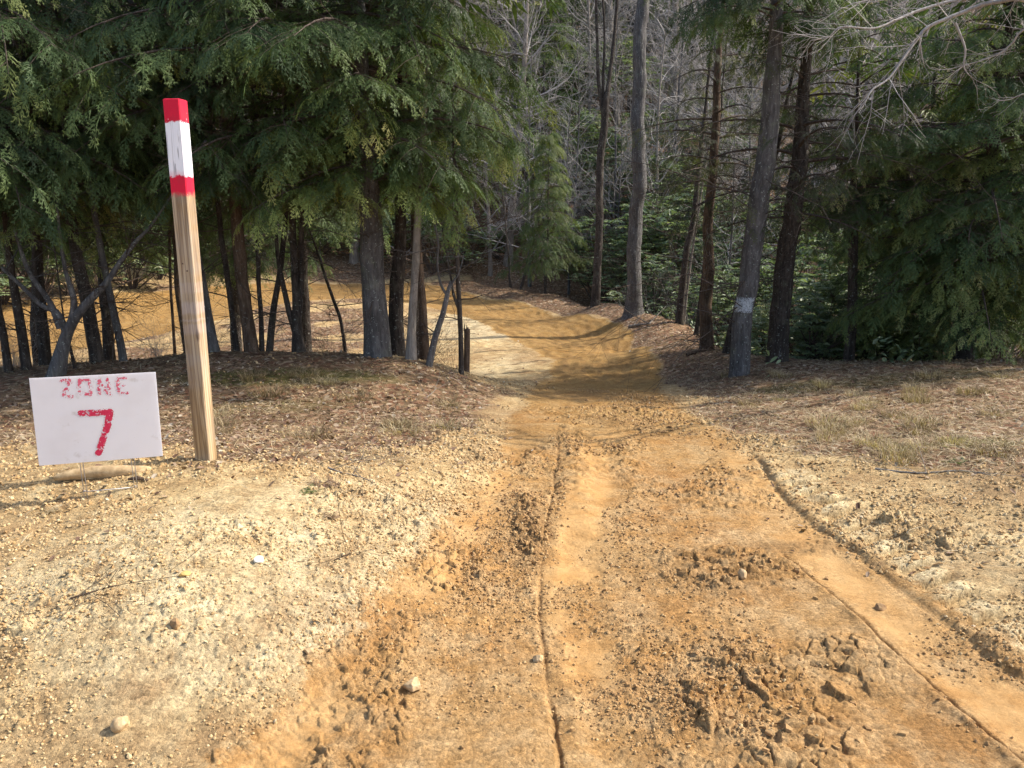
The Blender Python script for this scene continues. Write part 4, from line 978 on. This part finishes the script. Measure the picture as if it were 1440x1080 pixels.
for i, (px, py, w, hh, m, sink, lab) in enumerate([
    (580, 974, 27, 18, 0, .25, 'blocky tan stone lying left of the central wheel rut near the bottom'), (364, 789, 17, 9, 1, .3, 'bright white stone on the pale mound below the post'),
    (248, 886, 17, 16, 2, .3, 'brown clod of earth on the mound in front of the white sign'), (172, 1024, 24, 20, 0, .3, 'rounded tan stone on the mound near the bottom left'),
    (757, 934, 17, 12, 0, .3, 'tan stone touching the central wheel rut'), (259, 811, 16, 8, 3, .4, 'small flat ochre stone on the mound between sign and white stone'),
    (1044, 815, 17, 14, 0, .3, 'round tan clod beside dark loose earth on the right of the track'), (1237, 857, 16, 9, 2, .35, 'dark clod inside the right wheel track'),
    (930, 694, 8, 6, 2, .2, 'small clod in the middle of the track, farthest of the lone ones'), (435, 918, 16, 10, 0, .3, 'small tan stone on the mound edge left of the smooth wheel track')]):
    x, y = ground_hit(px, py); s = math.hypot(y, CAMZ)/FPX
    V, F = rock_mesh(40+i, w*s*.56, w*s*.45, hh*s*.6); mb = MB(); mb.add(V, F, None, 0, .5)
    o = mb.obj('stone' if m != 2 else 'earth_clod', [SM[m]], None, smooth=False); o.location = (x, y, gz(x, y)+hh*s*.6*(1-sink*2)); o.rotation_euler = (0, 0, i*1.3)
    tag(o, lab, 'stone' if m != 2 else 'clod', 'single stones and clods lying on the soil')
def log():
    x, y, _ = at(148, 654, 4.12); z = gz(x, y); mb = MB()
    pts = [(-.27, .0, .0), (-.2, .01, .012), (-.08, .02, .02), (.05, .0, .022), (.16, -.01, .025), (.22, 0, .02), (.24, 0, .016)]
    C = smooth_line(np.array([(*p, r) for p, r in zip(pts, (.012, .028, .036, .04, .034, .03, .012))]), 6)
    mb.tube(C[:, :3], C[:, 3], 18, 0, .5, rough=.25, seed=5)
    o = mb.obj('driftwood_log', [SM[0]], None); o.location = (x, y, z); o.rotation_euler = (0, 0, .12); tag(o, 'short weathered tan log lying on the soil behind the white sign', 'log')
    x, y, _ = at(192, 661, 4.0); mb = MB(); mb.tube([(-.05, 0, .012), (0, 0, .018), (.06, -.01, .008)], [.006, .013, .006], 9, 0, .4, rough=.2)
    o = mb.obj('stick', [M['bark_brown']], None); o.location = (x, y, gz(x, y)); tag(o, 'short brown stick on the soil beside the right leg of the sign', 'stick')
log()
def stump():
    x, y, _ = at(656, 501, 9.3); z = gz(x, y); zt = at(656, 462, 9.3)[2]-z; mb = MB(); r = .036
    H = max(.25, zt); zz = np.arange(-.1, H, .03)
    mb.tube(np.stack([zz*.02, zz*0, zz], 1), np.full(len(zz), r), 20, 0, .4, rough=.12, seed=3)
    for a in range(5): mb.tube([(math.cos(a*1.3)*r*.7, math.sin(a*1.3)*r*.7, H-.03), (math.cos(a*1.3)*r*.6, math.sin(a*1.3)*r*.6, H+.02+.02*(a % 3))], [.012, .003], 5, 0, .4)
    o = mb.obj('tree_stump', [M['bark_brown']], None); o.location = (x, y, z); tag(o, 'short broken stump standing right of the thin black trunk', 'stump')
stump()
def fallen(label, pts, Y, r, mat='bark_pale', kids=3):
    mb = MB(); P_ = []
    for px, py in pts:
        x, y = ground_hit(px, py); P_.append((x, y, gz(x, y)+r*.8))
    P_ = np.array(P_); b = P_[0].copy(); C = smooth_line(P_-b, 5); mb.tube(C, np.linspace(r, r*.4, len(C)), 7, 0, .4, rough=.15); rs = random.Random(hash_str(label))
    for _ in range(kids):
        q = C[rs.randrange(2, len(C))]; branch(mb, q, (rs.uniform(-1, 1), rs.uniform(-1, 1), .25), rs.uniform(.15, .4)*max(1, r/.012), r*.4, 1, rs, 3, 0, .0, .2, 3)
    o = mb.obj('fallen_branch', [M[mat]], None); o.location = tuple(b); tag(o, label, 'branch', 'fallen branches on the ground')
fallen('thin pale stick on the leaf litter right of the post foot', [(462,664),(480,668),(500,673),(520,683)], 4.4, .006)
fallen('pale fallen branch lying on the leafy bank by the tall grey trunk', [(885,461),(900,459),(915,457)], 15, .035)
fallen('long thin branch lying across the grassy bank at right', [(1230,664),(1290,668),(1350,667),(1400,672)], 4.8, .007)
fallen('dark fallen branch leading away from the brown trunk to the blazed tree', [(965,503),(985,498),(1005,494)], 12, .03, 'bark_brown')
fallen('grey twig lying on the shaded needles near the big trunk', [(600,559),(608,552),(614,546)], 7, .006)
fallen('curved bare twig lying on the pale mound in front of the sign', [(100,848),(130,838),(165,826)], 3, .004, 'bark_brown', 5)
fallen('small brittle twig on the mound right of the white stone', [(470,788),(492,780),(505,768)], 3.3, .003, 'bark_brown', 4)
def weed(label, px, py, s, seed, mi='needles_young'):
    x, y = ground_hit(px, py); mb = MB(); rs = random.Random(seed); T = []
    for i in range(16):
        a = rs.uniform(0, 6.28); T.append(((rs.gauss(0, s*.4), rs.gauss(0, s*.3), .0), (math.cos(a), math.sin(a), rs.uniform(.3, 1.4)), (0, 0, 1), s*rs.uniform(.5, 1), rs.uniform(.2, .8)))
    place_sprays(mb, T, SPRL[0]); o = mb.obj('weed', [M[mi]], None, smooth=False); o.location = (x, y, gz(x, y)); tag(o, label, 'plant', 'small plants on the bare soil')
weed('small green weed on the edge of the mound right of the post', 432, 697, .06, 1)
weed('small withered brown weed beside the green one', 458, 688, .07, 2, 'dead_leaf')
weed('small withered weed on the mound below the green one', 462, 728, .05, 3, 'dead_leaf')
weed('low dry tuft on the mound under the sign', 70, 720, .06, 4, 'straw')
weed('small green plant on the right bank near the leaf pile', 1345, 655, .06, 5)

def tuft_mesh(seed, n, h, w):
    rs = random.Random(seed); mb = MB()
    for i in range(n):
        a = rs.uniform(0, 6.28); r = w*math.sqrt(rs.random()); x, y = r*math.cos(a), r*math.sin(a); l = h*rs.uniform(.5, 1.2); lean = rs.uniform(.2, 1.3); b = a+rs.gauss(0, .7)
        q = [(x, y, -.01), (x+math.cos(b)*l*lean*.3, y+math.sin(b)*l*lean*.3, l*.55), (x+math.cos(b)*l*lean*.8, y+math.sin(b)*l*lean*.8, l*.75), (x+math.cos(b)*l*lean*1.15, y+math.sin(b)*l*lean*1.15, l*.6)]
        dx, dy = -math.sin(b)*.0022, math.cos(b)*.0022; V = []
        for k, (px, py, pz) in enumerate(q): f = 1-k/3.3; V += [(px-dx*f, py-dy*f, pz), (px+dx*f, py+dy*f, pz)]
        mb.add(np.array(V), [(0, 1, 3, 2), (2, 3, 5, 4), (4, 5, 7, 6)], None, 0, min(1, max(0, rs.gauss(.5, .2))))
    return mb
M['tuft'] = foliage('tuft', [(0, (.13, .09, .045)), (.4, (.26, .19, .11)), (.7, (.42, .33, .19)), (1, (.6, .5, .33))], .25, .6, .2, .5)
TUF = [tuft_mesh(i, 170, .10, .13).mesh('blades', [M['tuft']], smooth=False) for i in range(3)]
rs = random.Random(21); nt_ = 0
while nt_ < 46:
    px = rs.uniform(980, 1430) if rs.random() < .72 else rs.uniform(300, 640); py = rs.uniform(525, 655)
    x, y = ground_hit(px, py); rdm, ltm, _q = masks(np.array([x]), np.array([y]))
    if ltm[0] < .6: continue
    nt_ += 1; right = px > 900
    o = link(bpy.data.objects.new('grass_tuft', TUF[nt_ % 3])); o.location = (x, y, gz(x, y)); o.rotation_euler = (0, 0, rs.uniform(0, 6)); o.scale = (rs.uniform(.6, 1.5), rs.uniform(.6, 1.3), rs.uniform(.45, 1))
    tag(o, 'dry grass tuft on the right bank' if right else 'dry grass tuft on the left knoll in front of the trunks', 'grass tuft', 'dry tufts on the right bank' if right else 'dry tufts on the left knoll')
# ------------------------------------------------------------------ undergrowth things
def bush(px, py, Y, k, s, rz, label, grp='evergreen broadleaf bushes in the hollow'):
    dx, yy, zz = ray(px, py); x = dx*Y/yy; z = gz(x, Y)
    r = empty('evergreen_bush', (x, Y, z-.05), rz, s); part('stems', RB[k][0], r); part('foliage', RB[k][1], r); tag(r, label, 'bush', grp)
LB1 = 'glossy green broadleaf bush beyond the outer bend of the track'
for a in [(610,400,30,0,1.2,0),(655,398,30.5,1,1.3,1),(700,398,31,2,1.3,2),(585,395,32,1,1.6,5),(730,385,34,0,1.5,3.1),(690,380,34,0,1.4,.3),(640,380,35,0,1.6,4.0),(800,400,30,1,1.0,4),(770,395,33,0,1.4,5),(840,400,28,0,1.35,1.4),(870,400,27,1,1.5,2.2),(815,395,35,0,1.7,2.9),(860,380,33,0,1.8,.9),
          (905,400,24,0,1.3,.4),(930,415,22,1,1.3,2),(918,410,27,0,1.8,2),(940,400,30,0,1.9,1),(965,410,24,0,1.5,3.3),(1000,420,22,0,1.4,1.8),(800,380,40,0,2.0,.4),(870,380,42,0,2.2,2.4),(740,380,41,0,2.0,1.4),(955,380,36,0,2.0,3.4)]:
    bush(*a, LB1)
LB3 = 'evergreen bush at the wood edge beyond the left part of the loop'
for i, (px, Y) in enumerate([(-60,19.5),(0,20.5),(50,21),(95,22.5),(140,23),(185,24.5),(225,26.5),(270,28.5),(310,29.5),(355,30.5),(400,31),(450,31.5),(505,31.5),(555,31),(20,24),(110,26),(200,29),(420,34),(520,34),(320,33)]):
    bush(px, 400, Y, i % 2, 1.1+.25*(i % 3), i*1.9, LB3, 'evergreen bushes at the wood edge on the left')
LB2 = 'broadleaf bush in the shady hollow behind the blazed tree and its dark neighbour'
for a in [(1015,470,17.5,0,.8,5),(1035,440,19,0,1.1,.8),(1065,450,16.5,1,.95,2.7),(1085,470,13.6,1,.75,.8),(1080,430,19,0,1.2,2),(1130,470,13.4,0,.8,4),(1145,480,12.4,1,.95,1),(1160,440,17,0,1.2,3),(1185,480,12.6,2,1.1,2),(1130,430,21,0,1.4,.1),
          (1215,475,13,1,1.0,5),(1250,480,12.3,2,1.1,.6),(1200,440,18,0,1.8,1.6),(1275,480,14,0,1.2,2.8),(1300,488,12,2,1.0,3.6),(1340,480,13,0,1.2,4.4),(1400,485,12,1,1.1,5.2),(1290,440,18,0,1.8,.7),(1420,450,16,0,1.6,2.2),(1370,450,17,0,1.7,3),(880,380,31,0,1.9,1),(910,380,30,0,2.0,3),(950,400,27,0,1.8,5),(985,400,26,0,2.0,2),(1020,400,25,0,1.9,4),(935,400,33,0,2.3,.5),(1060,400,24,0,2.0,1.5),(1100,400,23,0,2.1,3.5)]:
    bush(*a, LB2)
def shrub(x, y, k, s, rz, label, grp):
    r = link(bpy.data.objects.new('bare_shrub', SH[k])); r.location = (x, y, gz(x, y)-.05); r.rotation_euler = (0, 0, rz); r.scale = (s,)*3; tag(r, label, 'shrub', grp)
rs = random.Random(5)
for i in range(70):
    y = rs.uniform(29.5, 40); x = rs.uniform(-.62*y, .66*y)
    shrub(x, y, rs.randrange(3), rs.uniform(.7, 1.5), rs.uniform(0, 6), 'leafless tangled shrub at the foot of the far wooded slope', 'leafless shrubs at the foot of the slope')
for i in range(26):
    y = rs.uniform(12.5, 24); x = rs.uniform(4.3, 5.0+.45*y)
    shrub(x, y, rs.randrange(3), rs.uniform(.6, 1.2), rs.uniform(0, 6), 'leafless shrub among the bushes in the right hollow', 'leafless shrubs in the right hollow')
for i in range(14):
    px = rs.uniform(-20, 640); x, y, _ = at(px, 495, rs.uniform(9.3, 10.6))
    shrub(x, y, rs.randrange(3), rs.uniform(.28, .5), rs.uniform(0, 6), 'low leafless brush behind the trunks on the left crest', 'low brush on the left crest')

# ------------------------------------------------------------------ woods on the far slope
pts_ = []
rs = random.Random(9)
def far_ok(x, y, d): return all((x-a)**2+(y-b)**2 > d*d for a, b in pts_)
cnt = 0; tries = 0
while cnt < 250 and tries < 20000:
    tries += 1
    y = 29.5+45*rs.random()**1.5; x = rs.uniform(-.72*y-2, .72*y+2)
    if not far_ok(x, y, 1.3): continue
    pts_.append((x, y)); k = rs.randrange(5)
    r = empty('bare_tree', (x, y, gz(x, y)), rs.uniform(0, 6.28), rs.uniform(.75, 1.25))
    part('trunk', BT[k][0], r); part('crown', BT[k][1], r)
    tag(r, 'leafless grey tree in the wood on the far slope', 'tree', 'leafless trees on the far slope'); cnt += 1
for i, (px, Y, s) in enumerate([(760,37,.75),(700,40,.9),(560,34,.8),(480,38,.9),(400,33,.7),(300,34,.8),(210,32,.7),(120,36,.9),(40,33,.8),(-40,38,.9),(-120,34,.9),(620,48,1),(830,50,.9),(1010,40,.6),(1170,42,.7),(780,44,.9),(860,58,1.1),(930,56,1),(1000,52,.9),(690,56,1.1),(760,62,1.2),(960,46,.8),(1110,50,1),(880,60,1),(350,46,1),(180,50,1),(20,50,1),(1240,50,1),(1420,48,1),(520,58,1)]):
    x = (px-720)/FPX*Y; r = empty('hemlock_tree', (x, Y, gz(x, Y)), i*1.7, s)
    part('crown', CR['F'], r); part('trunk', BT[0][0], r)
    tag(r, 'dark hemlock growing in the wood on the far slope', 'tree', 'hemlocks on the far slope')
# leafless trees nearer, in the hollow between track and slope
for i, (px, Y, k, s) in enumerate([(1055,24,2,.9),(1150,22,1,.8),(1230,26,0,.9),(1320,23,3,.9),(925,27,3,.8),(1400,27,1,.9),(985,29,0,.9),(800,28.5,4,.9),(745,29,2,.9),(865,29,4,.8),(690,30,3,.8),(1020,21,4,.8)]):
    x = (px-720)/FPX*Y; r = empty('bare_tree', (x, Y, gz(x, Y)), i*2.1, s); part('trunk', BT[k][0], r); part('crown', BT[k][1], r)
    tag(r, 'leafless grey tree in the hollow just beyond the outer bank of the track', 'tree', 'leafless trees in the hollow')

# bare tree outside the frame whose boughs hang in at the top right
def overhang():
    Y = 6.6; bx, by = 7.3, 8.7; bz = gz(bx, by); root = empty('bare_tree', (bx, by, bz)); b0 = np.array([bx, by, bz]); rs = random.Random(3)
    mb = MB(); z = np.arange(-.1, 5.4, .1); mb.tube(np.stack([.06*np.sin(z*.7), .05*np.cos(z*.6), z], 1), .11*(1-z/9.5), 20, 0, .4, rough=.1); mb.obj('trunk', [M['bark_grey']], root)
    def W(l, yo=0): return [np.array(at(px, py, Y+yo+.15*math.sin(px*.02)))-b0 for px, py in l]
    boughs = [([(1470,10),(1400,3),(1350,19),(1305,38),(1290,55),(1270,82),(1250,110),(1228,125),(1220,137)], .016, 0, .4), ([(1470,4),(1365,-2),(1300,12),(1260,28),(1228,40),(1183,38),(1165,52),(1140,57)], .012, .3, .35),
              ([(1343,32),(1357,68),(1355,92),(1362,105)], .008, 0, .3), ([(1500,20),(1440,42),(1422,62),(1395,80),(1340,96)], .010, .2, .3), ([(1470,4),(1430,-5),(1380,-8),(1340,-2),(1300,-5),(1240,-3),(1200,5)], .012, -.2, .3),
              ([(1292,48),(1296,75),(1300,95)], .006, 0, .2), ([(1480,130),(1440,132),(1420,140),(1400,142)], .006, .2, .2)]
    mb = MB()
    hub = np.array([0, 0, 2.7]); 
    for pl, r, yo, bl in boughs:
        P_ = W(pl, yo)
        if pl[0][0] > 1450: P_ = [np.array([.0, 0, P_[0][2]-.9]), P_[0]*np.array([.4, .4, 1])+np.array([0, 0, -.25])]+P_
        C = smooth_line(np.array(P_), 6); mb.tube(C, np.linspace(r*1.4, r*.3, len(C)), 7, 0, .4, rough=.06)
        for i in range(len(C)//3, len(C), 2 if r > .009 else 3):
            d = C[min(i+1, len(C)-1)]-C[i-1]; d /= np.linalg.norm(d)+1e-9
            nd = d*.7+np.array([rs.gauss(0, .4), rs.gauss(0, .4), rs.gauss(-.15, .45)])
            branch(mb, C[i], nd, bl*rs.uniform(.5, 1.6), r*.33, 1, rs, 4, 0, -.02, .22, 4, .7)
    mb.obj('crown', [M['twig_grey']], root)
    tag(root, 'bare pale-barked tree whose thin boughs hang in at the top right corner', 'tree')
overhang()

# ------------------------------------------------------------------ loose ground cover nobody could count
def polar_samples(n, r0, r1, a=44, seed=1):
    r = np.random.default_rng(seed); rr = np.exp(r.uniform(math.log(r0), math.log(r1), n)); th = r.uniform(-a, a, n)*math.pi/180
    return rr*np.sin(th), rr*np.cos(th), r
def scatter(name, V, F4, F3, x, y, z, size, r, tilt, mats, lab, var, flat=1.0):
    n = len(x); a = r.uniform(0, 2*math.pi, n); tx = r.normal(0, tilt, n); ty = r.normal(0, tilt, n)
    ca, sa = np.cos(a), np.sin(a)
    P_ = V[None]*size[:, None, None]
    X = P_[..., 0]*ca[:, None]-P_[..., 1]*sa[:, None]; Yy = P_[..., 0]*sa[:, None]+P_[..., 1]*ca[:, None]; Z = P_[..., 2]*flat+X*tx[:, None]+Yy*ty[:, None]
    VV = np.stack([X+x[:, None], Yy+y[:, None], Z+z[:, None]], -1).reshape(-1, 3); k = len(V); o = (np.arange(n)*k)[:, None, None]
    mb = MB(); mb.add(VV, (np.array(F4)[None]+o).reshape(-1, 4) if F4 is not None else None, (np.array(F3)[None]+o).reshape(-1, 3) if F3 is not None else None, 0, np.clip(np.repeat(var, k), 0, 1))
    return tag(mb.obj(name, mats, None, smooth=False), lab[0], lab[1], kind='stuff')
# fallen leaves
x, y, r = polar_samples(85000, 3.6, 34, 42, 3)
road, lit, rd = masks(x, y); keep = (lit > r.uniform(.15, 1, len(x))) & (fbm(x*1.7, y*1.7, 202, 3)+.35 > r.uniform(-.3, .9, len(x)))
keep &= ~((x > .5) & (y < 9) & (r.random(len(x)) < .6))
keep |= (r.random(len(x)) < .012) & (rd > -.3)
x, y = x[keep], y[keep]; print('leaves', len(x))
LV = np.array([(-.5, 0, .05), (-.2, .26, .11), (.2, .24, .10), (.5, 0, .02), (.2, -.24, .12), (-.2, -.26, .08), (0, 0, .0)])
scatter('fallen_leaves', LV, [(0, 6, 2, 1), (6, 0, 5, 4)], [(6, 3, 2), (6, 4, 3)], x, y, hz(x, y)+.006, r.uniform(.018, .048, len(x))*np.clip(np.hypot(x, y)/9, 1, 1.5), r, .35, [M['dead_leaf']], ('brown and tan fallen leaves strewn over the banks', 'leaves'), r.beta(1.6, 1.7, len(x)))
# dry grass and needles
x, y, r = polar_samples(120000, 3.4, 14, 42, 4)
road, lit, rd = masks(x, y); pr = lit*(.25+.9*sstep(-.15, .35, fbm(x*1.3, y*1.3, 222, 3)+.6*(x > .5)))
keep = pr > r.uniform(.05, 1, len(x)); keep |= (rd > .1) & (r.random(len(x)) < .05)
x, y = x[keep], y[keep]; print('straw', len(x))
SV = np.array([(-.5, -.012, 0), (-.5, .012, 0), (0, .012, .10), (0, -.012, .10), (.5, 0, .03)])
scatter('dry_grass', SV, [(0, 3, 2, 1)], [(3, 4, 2)], x, y, hz(x, y)+.004, r.uniform(.04, .13, len(x)), r, .3, [M['straw']], ('dry straw and dead grass on the banks', 'grass'), r.beta(2, 2, len(x)))
# crumbs of soil and gravel
def lump(seed):
    V = np.array([(0, 0, 1)]+[(math.cos(a), math.sin(a), .3) for a in np.linspace(0, 6.28, 5, endpoint=False)]+[(math.cos(a+.6)*.9, math.sin(a+.6)*.9, -.5) for a in np.linspace(0, 6.28, 5, endpoint=False)])
    V = V*np.random.default_rng(seed).uniform(.65, 1.25, (11, 1)); F = [(0, 1+i, 1+(i+1) % 5) for i in range(5)]
    for i in range(5): F += [(1+i, 6+i, 1+(i+1) % 5), (1+(i+1) % 5, 6+i, 6+(i+1) % 5)]
    return V, F
MBs = None
for sd, cntt, s0, s1, lab in ((5, 150000, .0022, .009, ('fine crumbs of pale soil covering track and mound', 'gravel')), (6, 5500, .0045, .012, ('larger soil crumbs and small clods on track and mound', 'gravel'))):
    x, y, r = polar_samples(cntt, 1.7, 9.5, 40, sd)
    road, lit, rd = masks(x, y); sm = wheel(x, y)*road
    cl = np.clip(.45+1.2*fbm(x*1.6+3, y*1.6, 41, 3)+.5*fbm(x*.8, y*.8, 43, 2)+(rd > 0)*.45, 0, 1)*(1-sm*.95)*(1-lit*.8)
    keep = cl > r.uniform(.1, 1.15, len(x)); x, y = x[keep], y[keep]; print('crumbs', len(x))
    V, F = lump(sd); u = r.random(len(x))**2.2; size = (s0+(s1-s0)*u)*np.clip(np.hypot(x, y)/3.2, .8, 1.7)
    rdk = np.clip(1-(masks(x, y)[0]), 0, 1)
    scatter('soil_crumbs', V, None, F, x, y, hz(x, y)+size*.25, size, r, .3, [M['soil_bits']], lab, np.clip(.22+.3*rdk+r.normal(0, .15, len(x)), 0, 1), .75)
# cracked clay plates at the bottom right and broken earth along the centre rut
def plates():
    r = np.random.default_rng(8); mb = MB()
    for (cx, cy, n, sx, sy, s0, s1, fl) in ((1075,1000,70,.36,.32,.006,.018,.6),(745,745,120,.08,.5,.006,.017,.9),(1050,800,80,.34,.2,.006,.016,.8),(1160,690,26,.22,.2,.008,.02,.4),(1290,790,22,.25,.22,.01,.03,.3),(800,1000,30,.5,.4,.006,.013,.8),(650,830,30,.3,.2,.006,.013,.8)):
        gx, gy = ground_hit(cx, cy)
        for i in range(n):
            x = gx+r.normal(0, sx*.5); y = gy+r.normal(0, sy*.5); s = r.uniform(s0, s1)
            k = int(r.integers(5, 8)); an = np.sort(r.uniform(0, 6.28, k)); rd_ = s*r.uniform(.55, 1.1, k)
            T_ = np.stack([np.cos(an)*rd_, np.sin(an)*rd_*r.uniform(.5, .9), np.full(k, s*fl*.5)], 1)*r.uniform(.9, 1.1, (k, 1)); Bm = T_*np.array([1.12, 1.12, -1])
            V = np.vstack([T_, Bm, [[r.normal(0, s*.1), r.normal(0, s*.1), s*fl*r.uniform(.5, .8)]]])
            F = [(i_, (i_+1) % k, 2*k) for i_ in range(k)]+[q for i_ in range(k) for q in ((i_, k+i_, (i_+1) % k), ((i_+1) % k, k+i_, k+(i_+1) % k))]
            a = r.uniform(0, 6.28); t = r.normal(0, .22); ca, sa = math.cos(a), math.sin(a)
            V = V@np.array([[ca, sa, t], [-sa, ca, r.normal(0, .15)], [0, 0, 1]])
            mb.add(V+np.array([x, y, gz(x, y)+s*fl*.25]), None, F, 0, float(np.clip(r.normal(.2, .1), 0, 1)))
    tag(mb.obj('clay_chunks', [M['soil_bits']], None, smooth=False), 'broken damp clay chunks loosened by wheels on the track', 'clay', kind='stuff')
def gz0(x, y): return float(base_z(np.array([x]), np.array([y]))[0])+.012
plates()
# small ivy and seedlings: evergreen ground cover at the foot of the hollow
x, y, r = polar_samples(30000, 9.5, 26, 42, 12)
keep = (x > 3.0) & (poly_sd(x, y, ROAD_POLY) > 1.2) & (fbm(x*.8, y*.8, 301, 3) > .02)
x, y = x[keep], y[keep]
scatter('ground_cover', LV, [(0, 6, 2, 1), (6, 0, 5, 4)], [(6, 3, 2), (6, 4, 3)], x, y, hz(x, y)+r.uniform(.03, .35, len(x)), r.uniform(.05, .10, len(x)), r, .5, [M['broadleaf']], ('low evergreen ground cover in the shady right hollow', 'ground cover'), r.beta(2, 2, len(x)))

# ------------------------------------------------------------------ camera, sun and sky
cam = bpy.data.cameras.new('camera'); co = link(bpy.data.objects.new('camera', cam)); cam.sensor_width = 36; cam.lens = 36*FPX/W0
co.location = (0, 0, CAMZ); co.rotation_euler = (math.pi/2-PITCH, 0, 0); cam.clip_end = 600; cam.clip_start = .05; scene.camera = co
SX, SY, EL = .982, .19, R(42)
az = math.atan2(SX, SY)
sd = Vector((math.sin(az)*math.cos(EL), math.cos(az)*math.cos(EL), math.sin(EL)))
sl = bpy.data.lights.new('sun', 'SUN'); sl.energy = 3.3; sl.angle = R(.5); sl.color = (1, .93, .82)
so = link(bpy.data.objects.new('sun', sl)); so.rotation_euler = sd.to_track_quat('Z', 'Y').to_euler()
w = bpy.data.worlds.new('World'); scene.world = w; w.use_nodes = True; nt = w.node_tree; nt.nodes.clear()
sk = nt.nodes.new('ShaderNodeTexSky'); sk.sky_type = 'NISHITA'; sk.sun_disc = False; sk.sun_elevation = EL; sk.sun_rotation = az; sk.ozone_density = .35; sk.dust_density = 2.2; sk.air_density = .85
bg = nt.nodes.new('ShaderNodeBackground'); bg.inputs[1].default_value = .15; ow = nt.nodes.new('ShaderNodeOutputWorld')
nt.links.new(sk.outputs[0], bg.inputs[0]); nt.links.new(bg.outputs[0], ow.inputs[0])
vs = scene.view_settings; vs.view_transform = 'Standard'; vs.look = 'None'; vs.gamma = 1; vs.exposure = 1.05
scene.cycles.max_bounces = 6; scene.cycles.diffuse_bounces = 3; scene.cycles.transmission_bounces = 3
